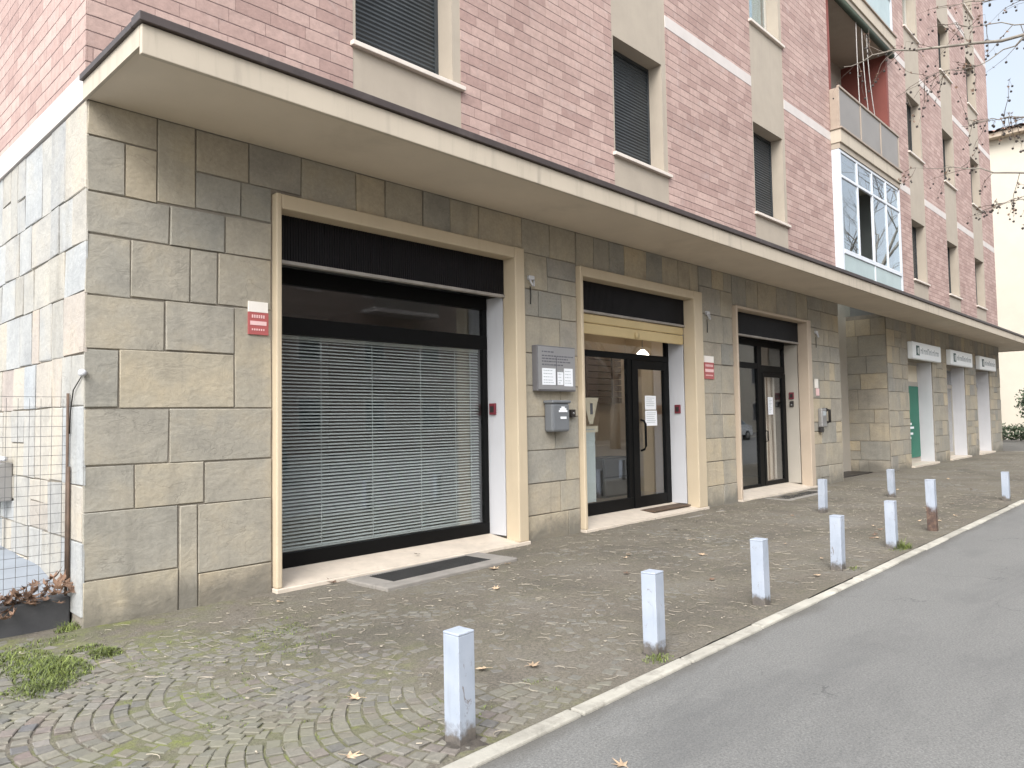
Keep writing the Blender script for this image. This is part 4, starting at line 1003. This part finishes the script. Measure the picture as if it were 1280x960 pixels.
# ------------------------------------------------------------------ bollards
def bollard(h, mat='bollard_paint'):
    m = MB(); m.box(-.05, .05, -.05, .05, -.06, h, mat, .004); return m
bl_data = [ (2.385, 2.645, .515, 'white square bollard nearest the camera, dark dirt at its foot'),
 (4.07, 2.665, .522, 'second white square bollard from the camera along the kerb'),
 (5.64, 2.69, .525, 'third white square bollard from the camera along the kerb'),
 (7.35, 2.72, .53, 'white bollard along the kerb just left of the weedy one'),
 (8.91, 2.70, .53, 'white bollard along the kerb with green weeds at its foot'),
 (10.52, 2.70, .655, 'tall bollard along the kerb with a rusty brown lower half'),
 (11.50, 4.45, .515, 'lone white bollard close to the third doorway, away from the kerb'),
 (14.38, 4.33, .50, 'white bollard away from the kerb by the passage recess, leaning slightly'),
 (14.76, 2.66, .49, 'farthest pale bollard at the right edge beside the kerb')]
for i, (x, y, h, lab) in enumerate(bl_data):
    m = MB(); mt = 'bollard_rusty' if i == 5 else 'bollard_paint'
    m.box(x - .052, x + .052, y - .052, y + .052, -.06, h - .012, mt, .003)
    t = thing('bollard', (x, y, 0), lab, 'bollard', 'square metal bollards on the pavement'); m.build('post', t)
    m = MB(); m.box(x - .053, x + .053, y - .053, y + .053, h - .0119, h, mt, .004); m.build('cap', t)
    t.rotation_euler = (R.uniform(-.012, .012), R.uniform(-.012, .012) - (.05 if i == 7 else 0), R.uniform(-.05, .05))

sm = MB()  # low dark soil rings, their tone also standing in for the bollards' contact shadows
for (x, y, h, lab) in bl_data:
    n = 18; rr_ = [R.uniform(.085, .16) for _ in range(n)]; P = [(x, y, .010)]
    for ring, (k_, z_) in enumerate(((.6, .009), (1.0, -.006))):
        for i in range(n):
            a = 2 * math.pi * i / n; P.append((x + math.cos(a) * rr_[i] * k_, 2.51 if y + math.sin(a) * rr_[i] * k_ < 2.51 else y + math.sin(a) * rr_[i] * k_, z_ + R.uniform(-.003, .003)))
    sm.add(P, [(0, 1 + i, 1 + (i + 1) % n) for i in range(n)] + [(1 + i, 1 + n + i, 1 + n + (i + 1) % n, 1 + (i + 1) % n) for i in range(n)], 'foot_soil_shade', smooth=True)
tag(sm.build('soil'), 'dark soil and painted contact shade round the feet of the bollards', 'soil', kind='stuff')

# ------------------------------------------------------------------ grass, weeds, leaves
def blades(m, cx, cy, rx, ry, n, h, z=0.0, lean=1.0, mat='grass_blade'):
    for _ in range(int(n * 1.7)):
        a = R.uniform(0, 6.28); q = math.sqrt(R.random()); x, y = cx + rx * q * math.cos(a), cy + ry * q * math.sin(a)
        hh = h * R.uniform(.3, .95) * (1.05 - q * .75); d = R.uniform(0, 6.28); l = hh * lean * R.uniform(.5, 2.0); wd = R.uniform(.0012, .0032)
        px, py = math.cos(d + 1.57) * wd, math.sin(d + 1.57) * wd
        z0 = z + dirt_z(x, y) if z == 0 else z
        p1 = (x + math.cos(d) * l * .4, y + math.sin(d) * l * .4, z0 + hh * .7); p2 = (x + math.cos(d) * l, y + math.sin(d) * l, z0 + hh)
        m.add([(x - px, y - py, z0), (x + px, y + py, z0), (p1[0] + px * .8, p1[1] + py * .8, p1[2]), (p1[0] - px * .8, p1[1] - py * .8, p1[2]), p2], [(0, 1, 2, 3), (3, 2, 4)], mat)
gr = MB()
for cx, cy, rx, ry, n, h in ((1.22, 5.70, .28, .25, 900, .05), (1.38, 5.28, .22, .35, 1500, .075), (1.25, 4.98, .20, .18, 600, .06), (1.02, 5.55, .2, .25, 400, .05),
     (1.72, 5.40, .11, .13, 420, .055), (1.66, 5.62, .13, .08, 200, .04), (1.74, 6.20, .10, .08, 120, .10), (.8, 5.2, .3, .3, 300, .04), (.6, 5.9, .4, .3, 500, .06),
     (1.5, 5.98, .25, .12, 160, .04), (2.75, 4.95, .25, .16, 260, .025), (2.6, 4.6, .3, .2, 160, .02)):
    blades(gr, cx, cy, rx, ry, n, h)
for _ in range(170):
    x = R.uniform(.6, 3.4); y = R.uniform(2.7, 5.3)
    if fbm(x, y, 1.1) < .48: continue
    blades(gr, x, y, .045, .03, 12, .018)
tag(gr.build('grass'), 'bright green grass growing between the setts near the fence', 'grass', kind='stuff')
def weed(x, y, n, h, rx, label):
    t = thing('weed', (x, y, 0), label, 'weed', 'weeds at the kerb')
    m = MB(); blades(m, x, y, rx, rx * .7, n, h, .004, .9); m.build('foliage', t)
weed(8.98, 2.61, 150, .16, .13, 'green weed at the foot of a bollard by the kerb')
weed(8.80, 2.62, 60, .06, .12, 'low flat weed left of the weedy bollard')
weed(3.98, 2.58, 110, .05, .12, 'small moss tuft at the kerb below the second bollard')
weed(7.48, 2.62, 40, .06, .10, 'dry brown tuft between kerb and fourth bollard')

def leaf_mesh(m, x, y, z, s, rot, curl, mat, tilt=(0, 0)):
    lob = [(0, 1.0), (24, .42), (42, .88), (66, .36), (98, .70), (130, .30), (160, .38), (180, .10)]
    out = [(a, r) for a, r in lob] + [(360 - a, r) for a, r in lob[-2:0:-1]]
    M = Matrix.Translation((x, y, z)) @ Matrix.Rotation(rot, 4, 'Z') @ Matrix.Rotation(tilt[0], 4, 'X') @ Matrix.Rotation(tilt[1], 4, 'Y')
    ring, mid = [], []
    for a, r in out:
        t = rad(a); r *= R.uniform(.85, 1.1); px, py = r * math.cos(t), r * math.sin(t)
        ring.append(M @ Vector((px * s, py * s, s * (curl * r * r + R.uniform(-.06, .1)))))
        mid.append(M @ Vector((px * s * .5, py * s * .5, s * curl * r * r * .25)))
    c = M @ Vector((0, 0, s * .02)); n = len(ring)
    m.add([c] + mid + ring, [(0, 1 + i, 1 + (i + 1) % n) for i in range(n)] + [(1 + i, 1 + n + i, 1 + n + (i + 1) % n, 1 + (i + 1) % n) for i in range(n)], mat)
    st_ = [M @ Vector((-.08 * s, 0, .02 * s)), M @ Vector((-.5 * s, .05 * s, .06 * s)), M @ Vector((-.9 * s, .2 * s, .03 * s))]
    m.tube(st_, [.02 * s, .015 * s, .015 * s], mat, 4)
def leaf(x, y, s, label, mat='leaf_dry', z=None, curl=.25):
    m = MB(); zz = (dirt_z(x, y) + .014) if z is None else z
    leaf_mesh(m, x, y, zz, s, R.uniform(0, 6.28), curl * R.uniform(.6, 1.5), mat, (R.uniform(-.15, .15), R.uniform(-.15, .15)))
    o = m.build('fallen_leaf', None, (x, y, zz)); tag(o, label, 'leaf', 'dry plane leaves lying about')
G = 'small dry plane leaf lying on the dirt of the pavement'
for a in ((2.36, 3.45, .062, 'curled tan leaf on the setts left of the nearest bollard'), (1.94, 2.89, .06, 'tan leaf on the setts at the bottom of the frame'),
 (3.125, 3.25, .058, 'tan leaf lying just right of the nearest bollard'), (3.36, 3.07, .066, 'star shaped tan leaf between the two nearest bollards'),
 (2.70, 1.95, .055, 'tan leaf lying on the asphalt at the bottom of the frame'),
 (6.54, 4.62, .05, 'pale leaf beyond the second bollard, left one of a pair'), (6.72, 4.70, .05, 'pale leaf beyond the second bollard, right one of a pair'), (4.65, 4.67, .055, 'pale leaf on the dirt in front of the grate under the blind window'),
 (5.25, 5.28, .08, 'pinkish leaf by the raised grate, larger of two'), (5.52, 5.36, .055, 'small leaf by the right end of the raised grate'),
 (3.86, 6.0, .07, 'rust brown leaf against the threshold left of the raised grate'), (3.17, 5.72, .05, 'pale leaf near the corner pier and the blind window'),
 (6.93, 2.76, .06, 'tan leaf between kerb and pavement left of the fourth bollard')):
    leaf(a[0], a[1], a[2], a[3], 'leaf_brown' if 'rust' in a[3] else 'leaf_dry', z=-.008 if 'asphalt' in a[3] else None)
leaf(8.53, 5.2, .06, 'dark wet leaf on the pavement before the glass door, larger of two', 'leaf_dark'); leaf(9.35, 5.38, .045, 'dark wet leaf near the grate of the glass door', 'leaf_dark')
leaf(5.02, 6.2, .05, 'dark scrap of leaf on the threshold under the blind window', 'leaf_dark', z=.10)
for (x, y) in ((5.9, 4.2), (7.3, 4.0), (8.4, 3.6), (9.3, 3.1), (9.6, 3.2), (9.45, 2.95), (10.3, 3.4), (11.2, 3.0), (11.9, 3.6), (12.5, 3.2), (13.2, 4.0), (10.9, 4.6), (12.8, 3.4), (13.6, 3.1), (9.9, 4.4), (8.0, 4.6), (15.5, 4.6), (16.4, 3.6), (17.5, 5.0), (18.7, 4.4), (20.1, 3.7), (21.5, 4.9), (22.6, 4.2), (24.3, 5.3), (25.9, 4.6), (9.7, 3.05), (10.05, 3.15), (6.1, 3.4), (7.8, 3.0), (11.4, 2.9), (12.2, 2.8)):
    leaf(x + R.uniform(-.1, .1), y + R.uniform(-.1, .1), R.uniform(.035, .06), G, R.choice(['leaf_dry', 'leaf_dry', 'leaf_brown']))
lm = MB()
for _ in range(70):
    t_ = R.random(); x = 1.22 + .55 * t_; y = 6.34 + R.uniform(-.10, .16)
    z = .20 + .20 * t_ ** 1.5 * R.random() + R.uniform(-.02, .08) * (1 if y > 6.3 else .3) - max(0, 6.32 - y) * .6
    leaf_mesh(lm, x, y, z, R.uniform(.05, .09), R.uniform(0, 6.28), R.uniform(.3, .9), 'leaf_brown', (R.uniform(-1.0, 1.0), R.uniform(-1.0, 1.0)))
tag(lm.build('leaf_heap'), 'heap of curled rusty brown leaves caught under the wire fence', 'leaf heap', kind='stuff')

# ------------------------------------------------------------------ fence, low wall, terrace, meter
tr = MB(); n = 20
tr.add([(-12, 6.50, .22), (1.82, 6.50, .22), (1.82, 7.2, .345), (-12, 7.2, .345), (1.82, 16.4, .62), (-12, 16.4, .62)], [(0, 1, 2, 3), (3, 2, 4, 5)], 'terrace_concrete')
struct(tr.build('terrace_path'))
t = thing('low_wall', (0, 6.42, 0), 'low dark concrete wall under the wire fence at the building corner', 'wall')
m = MB(); m.box(-12, 1.785, 6.345, 6.51, -.1, .225, 'dark_concrete', .01); m.build('coping', t)
t = thing('wire_fence', (0, 6.36, .2), 'grey wire mesh fence with square openings on the low dark wall', 'fence')
m = MB()
x = 1.74
while x > -4: m.tube([(x, 6.42, .22), (x + R.uniform(-.004, .004), 6.418, 1.0), (x, 6.42, 1.72)], .0017, 'wire_metal', 4, False); x -= .0735
z = .26
while z < 1.73: m.tube([(-4, 6.423, z), (-1, 6.421, z + R.uniform(-.006, .006)), (1.77, 6.423, z + R.uniform(-.004, .004))], .0017, 'wire_metal', 4, False); z += .0735
m.build('mesh', t)
m = MB(); m.tube([(1.768, 6.40, .0), (1.768, 6.40, 1.76)], .011, 'rusty_wire', 8); m.tube([(1.772, 6.36, .30), (1.77, 6.37, 1.2)], .012, 'rusty_wire', 6); m.build('post', t)
t = thing('meter_box', (1.7, 8.3, .8), 'grey metal meter box on the pale side wall at the left edge', 'meter box')
m = MB(); m.box(1.66, 1.79, 8.10, 8.62, .83, 1.18, 'steel_grey', .01); m.build('case', t)
m = MB(); m.box(1.645, 1.659, 8.16, 8.56, .88, 1.12, 'dark_plastic'); m.build('door', t)
m = MB(); m.tube([(1.72, 8.06, 1.22), (1.72, 8.64, 1.22)], .022, 'white_paint', 8); m.tube([(1.72, 8.3, .83), (1.72, 8.3, .35)], .022, 'steel_grey', 8); m.build('pipe', t)

# ------------------------------------------------------------------ trees
def grow(m, p, d, L, r, depth, tips, spread=.55, rng=R, matb='bark'):
    n = 5; pts = [p]; rr = [r]; q = p.copy(); dd = d.normalized()
    for i in range(n):
        dd = (dd + Vector((rng.uniform(-1, 1), rng.uniform(-1, 1), rng.uniform(-.6, .8))) * .13).normalized()
        q = q + dd * (L / n); pts.append(q.copy()); rr.append(r * (1 - .42 * (i + 1) / n))
    m.tube(pts, rr, matb if r > .02 else 'twig', 7 if r > .05 else 5 if r > .015 else 4, False)
    if depth == 0: tips.append((q, dd)); return
    k = rng.choice([2, 3, 3])
    for i in range(k):
        nd = (dd + Vector((rng.uniform(-1, 1), rng.uniform(-1, 1), rng.uniform(-.5, .7))) * spread * 1.3).normalized()
        grow(m, pts[rng.choice([3, 4, 5, 5])], nd, L * rng.uniform(.62, .85), rr[-1] * rng.uniform(.6, .85), depth - 1, tips, spread, rng, matb)
def ball(m, c, r, mat):
    vs_ = []; 
    for i in range(1, 3):
        for k in range(5): a = 2 * math.pi * (k + .5 * i) / 5; t = math.pi * i / 3; vs_.append(c + Vector((math.sin(t) * math.cos(a), math.sin(t) * math.sin(a), math.cos(t))) * r)
    vs_ += [c + Vector((0, 0, r)), c - Vector((0, 0, r))]
    m.add(vs_, [(10, k, (k + 1) % 5) for k in range(5)] + [(k, 5 + k, (k + 1) % 5) for k in range(5)] + [((k + 1) % 5, 5 + k, 5 + (k + 1) % 5) for k in range(5)] + [(11, 5 + (k + 1) % 5, 5 + k) for k in range(5)], mat)
def twigs(m, fo, pts, rng, n, L):
    """fine twigs with seed balls and dead leaves along a branch"""
    for _ in range(n):
        i = rng.randrange(len(pts) - 1); t_ = rng.random(); p = pts[i].lerp(pts[i + 1], t_)
        d_ = Vector((rng.uniform(-1, 1), rng.uniform(-.6, 1), rng.uniform(-.8, .7))).normalized(); q = p.copy(); tp = [q.copy()]
        for k in range(4):
            d_ = (d_ + Vector((rng.uniform(-1, 1), rng.uniform(-1, 1), rng.uniform(-1, .6))) * .3).normalized(); q = q + d_ * L * rng.uniform(.15, .35); tp.append(q.copy())
            if rng.random() < .85:
                e = q + Vector((rng.uniform(-.05, .05), rng.uniform(-.05, .05), -rng.uniform(.04, .12)))
                m.tube([q, e], .0015, 'twig', 3, False); ball(fo, e, rng.uniform(.014, .024), 'seed_brown')
            if rng.random() < .45:
                leaf_mesh(fo, q.x, q.y, q.z, rng.uniform(.03, .05), rng.uniform(0, 6.28), .6, 'leaf_brown', (rng.uniform(-1.4, 1.4), rng.uniform(-1.4, 1.4)))
        m.tube(tp, [.006, .005, .004, .003, .002], 'twig', 4, False)
rt = random.Random(3)
tree = thing('plane_tree', (15.6, -2.2, 0), 'bare plane tree reaching thin branches with seed balls across the upper right', 'tree')
m = MB(); base = Vector((15.6, -2.2, -.1))
m.tube([base, base + Vector((.02, .03, 1)), base + Vector((-.05, .1, 2.6)), base + Vector((-.15, .25, 4.2))], [.30, .235, .21, .19], 'bark', 14); m.build('trunk', tree)
cr = MB(); fo = MB(); fork = base + Vector((-.15, .25, 4.15))
def branch(pts, r0, r1, n, L=1.0):
    P = [Vector(p) for p in pts]; Q = []
    for i in range(len(P) - 1):
        for k in range(4):
            q = P[i].lerp(P[i + 1], k / 4); Q.append(q + (Vector((rt.uniform(-1, 1), rt.uniform(-1, 1), rt.uniform(-1, 1))) * .035 if (i or k) else Vector((0, 0, 0))))
    Q.append(P[-1]); rr = [r0 + (r1 - r0) * (k / (len(Q) - 1)) ** .6 for k in range(len(Q))]
    cr.tube(Q, rr, 'bark', 6, False); 
    twigs(cr, fo, Q[len(Q) // 4:], rt, n, L)
branch([fork, (15.1, -.6, 5.7), (14.1, 1.0, 6.9), (13.69, 1.94, 7.32), (13.38, 3.2, 7.46), (13.14, 3.86, 7.55), (13.0, 4.4, 7.45)], .065, .006, 17, .65)
branch([(14.1, 1.0, 6.9), (13.9, 1.9, 7.55), (13.7, 2.6, 7.75), (13.6, 3.1, 7.95)], .016, .004, 12, .6)
branch([(13.69, 1.94, 7.32), (13.55, 2.5, 7.0), (13.5, 3.1, 7.1), (13.35, 3.7, 6.8)], .012, .004, 14, .6)
branch([fork, (15.2, -.4, 5.0), (14.6, 1.2, 5.2), (14.33, 2.12, 5.36), (14.1, 2.9, 5.55), (13.9, 3.65, 5.72)], .045, .004, 18, .55)
branch([(14.6, 1.2, 5.2), (14.2, 2.0, 6.2), (14.1, 2.5, 6.3), (14.0, 2.9, 6.25)], .018, .004, 20, .55)
branch([(14.6, 1.2, 5.2), (14.35, 2.1, 4.95), (14.3, 2.6, 4.9)], .012, .004, 16, .5)
branch([(15.1, -.6, 5.7), (14.6, 1.3, 7.9), (14.2, 2.3, 8.3), (13.9, 3.2, 8.35)], .035, .004, 14, .65)
tips = []
for dvec in ((1.2, -.6, 1.1), (-.6, -1.2, 1.0), (.4, -.2, 1.6), (.9, .5, 1.5)): grow(cr, fork, Vector(dvec), 2.6, .11, 3, tips, .6, rt)
cr.build('branches', tree); fo.build('seed_balls', tree)['kind'] = 'stuff'
# two more bare trees across the street, mirrored in the glass
def bare_tree(x, y, seed, label, k_=1.0):
    rr = random.Random(seed); t = thing('plane_tree', (x, y, 0), label, 'tree'); b = Vector((x, y, -.1)); m = MB()
    m.tube([b, b + Vector((.05, 0, 1.2)), b + Vector((0, .08, 3.6 * k_))], [.28 * k_, .22 * k_, .18 * k_], 'bark', 12); m.build('trunk', t)
    c = MB(); tp = []
    for k in range(5):
        a = k * 1.26 + rr.random(); grow(c, b + Vector((0, .08, 3.5 * k_)), Vector((math.cos(a), math.sin(a), 1.3)), 2.8 * k_, .12 * k_, 4, tp, .6, rr)
    c.build('branches', t)
bare_tree(46, -4.5, 21, 'tall bare plane tree down the street mirrored in the glazed veranda, nearer of two', 1.7)
bare_tree(57, -5.5, 23, 'tall bare plane tree down the street mirrored in the glazed veranda, farther of two', 1.8)
bare_tree(30, -8.5, 24, 'bare plane tree across the street mirrored in the third doorway')
bare_tree(8.5, -9.0, 22, 'bare plane tree across the street mirrored in the blind window')

# ------------------------------------------------------------------ far building, hedge, across the street
t = thing('cream_house', (52, 14, 0), 'plain cream house with a tiled roof beyond the far end of the brick block', 'house')
m = MB(); m.box(50, 66, 2.0, 30, -.1, 17.2, 'cream_wall', .02); m.build('wall', t)
m = MB(); m.box(49.4, 66.6, 1.4, 30.6, 17.2, 17.45, 'portal_paint_grey'); m.build('eaves', t)
m = MB()
n = 60
for i in range(n):
    y0 = 1.2 + 29.6 * i / n; dy = 29.6 / n
    for k, (x0, z0, x1, z1) in enumerate(((49.2, 17.46, 58, 20.0), (66.8, 17.46, 58, 20.0))):
        ys = [y0, y0 + dy * .25, y0 + dy * .5, y0 + dy * .75, y0 + dy]; hs = [0, .09, .12, .09, 0]
        P = [(x0, yy, z0 + h) for yy, h in zip(ys, hs)] + [(x1, yy, z1 + h) for yy, h in zip(ys, hs)]
        m.add(P, [(j, j + 1, j + 6, j + 5) for j in range(4)], 'roof_tile')
m.build('roof', t)
t = thing('garden_wall', (48, 8, 0), 'low pale wall at the foot of the cream house', 'wall')
m = MB(); m.box(47.9, 48.15, 2.2, 26, 0, .55, 'cream_wall', .02); m.build('wall', t); m = MB(); m.box(47.84, 48.21, 2.15, 26, .55, .63, 'grate_concrete', .01); m.build('coping', t)
def leafy(name, cx, cy, cz, rx, ry, rz, n, s, label, cat):
    t = thing(name, (cx, cy, 0), label, cat); m = MB()
    for _ in range(n):
        d_ = Vector((R.gauss(0, 1), R.gauss(0, 1), R.gauss(0, 1))).normalized(); q = R.uniform(.45, 1.05) * (1 + .25 * math.sin(d_.x * 7 + d_.z * 5))
        p = Vector((cx + d_.x * rx * q, cy + d_.y * ry * q, max(.08, cz + d_.z * rz * q)))
        a = Vector((R.uniform(-1, 1), R.uniform(-1, 1), R.uniform(-1, 1))).normalized(); b = a.orthogonal().normalized(); ss_ = s * R.uniform(.5, 1.2)
        m.face([p - a * ss_, p + b * ss_ * .5, p + a * ss_, p - b * ss_ * .5], 'hedge_leaf')
    m.build('foliage', t)
    m = MB(); m.tube([(cx, cy, 0), (cx + .02, cy, cz)], [.06, .04], 'bark', 7); m.build('stem', t)
leafy('round_shrub', 41.5, 6.35, 1.85, .5, .55, .75, 800, .09, 'dark green shrub against the cream house at the right edge', 'shrub')
leafy('low_hedge', 45.0, 8.2, .42, .6, 3.6, .42, 2600, .09, 'low dark hedge across the side street', 'hedge')

def far_block(name, x0, x1, y, h, wall, label, seed):
    rr = random.Random(seed); t = thing(name, (x0, y, 0), label, 'building')
    m = MB(); m.box(x0, x1, y - 10, y, -.1, h, wall); m.build('wall', t)
    m = MB(); m.box(x0 - .4, x1 + .4, y - 10.4, y + .5, h, h + .3, 'beige_render'); m.build('roof', t)
    for fl in range(int(h / 3.3)):
        x = x0 + 1.5
        while x < x1 - 2.5:
            z = fl * 3.3 + 1.0
            f_ = MB(); f_.box(x, x + 1.3, y + .001, y + .05, z, z + 1.7, 'white_band'); fo_ = f_.build('window', t)
            p = MB(); p.box(x + .1, x + 1.2, y + .051, y + .06, z + .1, z + 1.6, 'shutter_slats' if rr.random() < .6 else 'car_dark'); p.build('pane', fo_)
            x += 3.6
        if fl: b = MB(); b.box(x0 + 5, x0 + 9, y + .061, y + 1.2, fl * 3.3 + .2, fl * 3.3 + .4, 'white_band'); b.box(x0 + 5, x0 + 9, y + 1.15, y + 1.2, fl * 3.3 + .4, fl * 3.3 + 1.2, 'rail_panel'); b.build('balcony', t)
far_block('apartment_building', -8, 14, -17, 11, 'tan_wall', 'tan block across the street mirrored in the blind window', 1)
far_block('apartment_building', 16, 40, -17, 12.5, 'pink_wall', 'pink block across the street mirrored in the glass doors', 2)
far_block('apartment_building', 43, 75, -17, 10, 'cream_wall', 'cream block far across the street mirrored in the third doorway', 3)

def car(cx, cy, paint, label):
    t = thing('parked_car', (cx, cy, 0), label, 'car', 'cars parked across the street')
    prof = [(-2.05, .35), (-2.1, .62), (-1.95, .86), (-1.15, .95), (-.55, 1.40), (.75, 1.45), (1.55, 1.02), (2.0, .92), (2.1, .60), (2.05, .35)]
    m = MB(); secs = []
    for wy, sc_ in ((-.86, .0), (-.80, 1), (.80, 1), (.86, .0)):
        secs.append([(cx + px * (1 if sc_ else .985), cy + (wy if pz < 1.0 else wy * .8), (pz if sc_ else .35 + (pz - .35) * .97) - .04) for px, pz in prof])
    vs_ = [p for s_ in secs for p in s_]; n = len(prof)
    m.add(vs_, [(k * n + i, k * n + i + 1, (k + 1) * n + i + 1, (k + 1) * n + i) for k in range(3) for i in range(n - 1)] + [tuple(range(n))[::-1], tuple(range(3 * n, 4 * n))], paint)
    m.build('body', t)
    m = MB()
    for sy in (-1, 1):
        y0 = cy + sy * .70
        yy = cy + sy * .79
        m.face([(cx - .95, yy, .95), (cx - .5, yy - sy * .12, 1.33), (cx + .7, yy - sy * .12, 1.36), (cx + 1.3, yy, .97)], 'car_glass')
    m.face([(cx - 1.08, cy - .62, .965), (cx - 1.08, cy + .62, .965), (cx - .62, cy + .55, 1.33), (cx - .62, cy - .55, 1.33)], 'car_glass')
    m.build('windows', t)
    for sx in (-1.3, 1.3):
        for sy in (-1, 1):
            wv = MB(); wv.tube([(cx + sx, cy + sy * .68, .27), (cx + sx, cy + sy * .88, .27)], .31, 'tyre', 20); wh = wv.build('wheel', t)
            wv = MB(); wv.tube([(cx + sx, cy + sy * .87, .27), (cx + sx, cy + sy * .89, .27)], .19, 'steel_grey', 14); wv.build('rim', wh)
    for sy in (-.6, .6):
        hl = MB(); hl.box(cx - 2.11, cx - 2.0, cy + sy - .16, cy + sy + .16, .60, .74, 'sign_face', .02); hl.build('headlight', t)
car(42.5, -9.2, 'car_white', 'white car parked across the street mirrored in the third doorway')
car(7.5, -4.6, 'car_dark', 'dark green car across the street mirrored in the blind window')
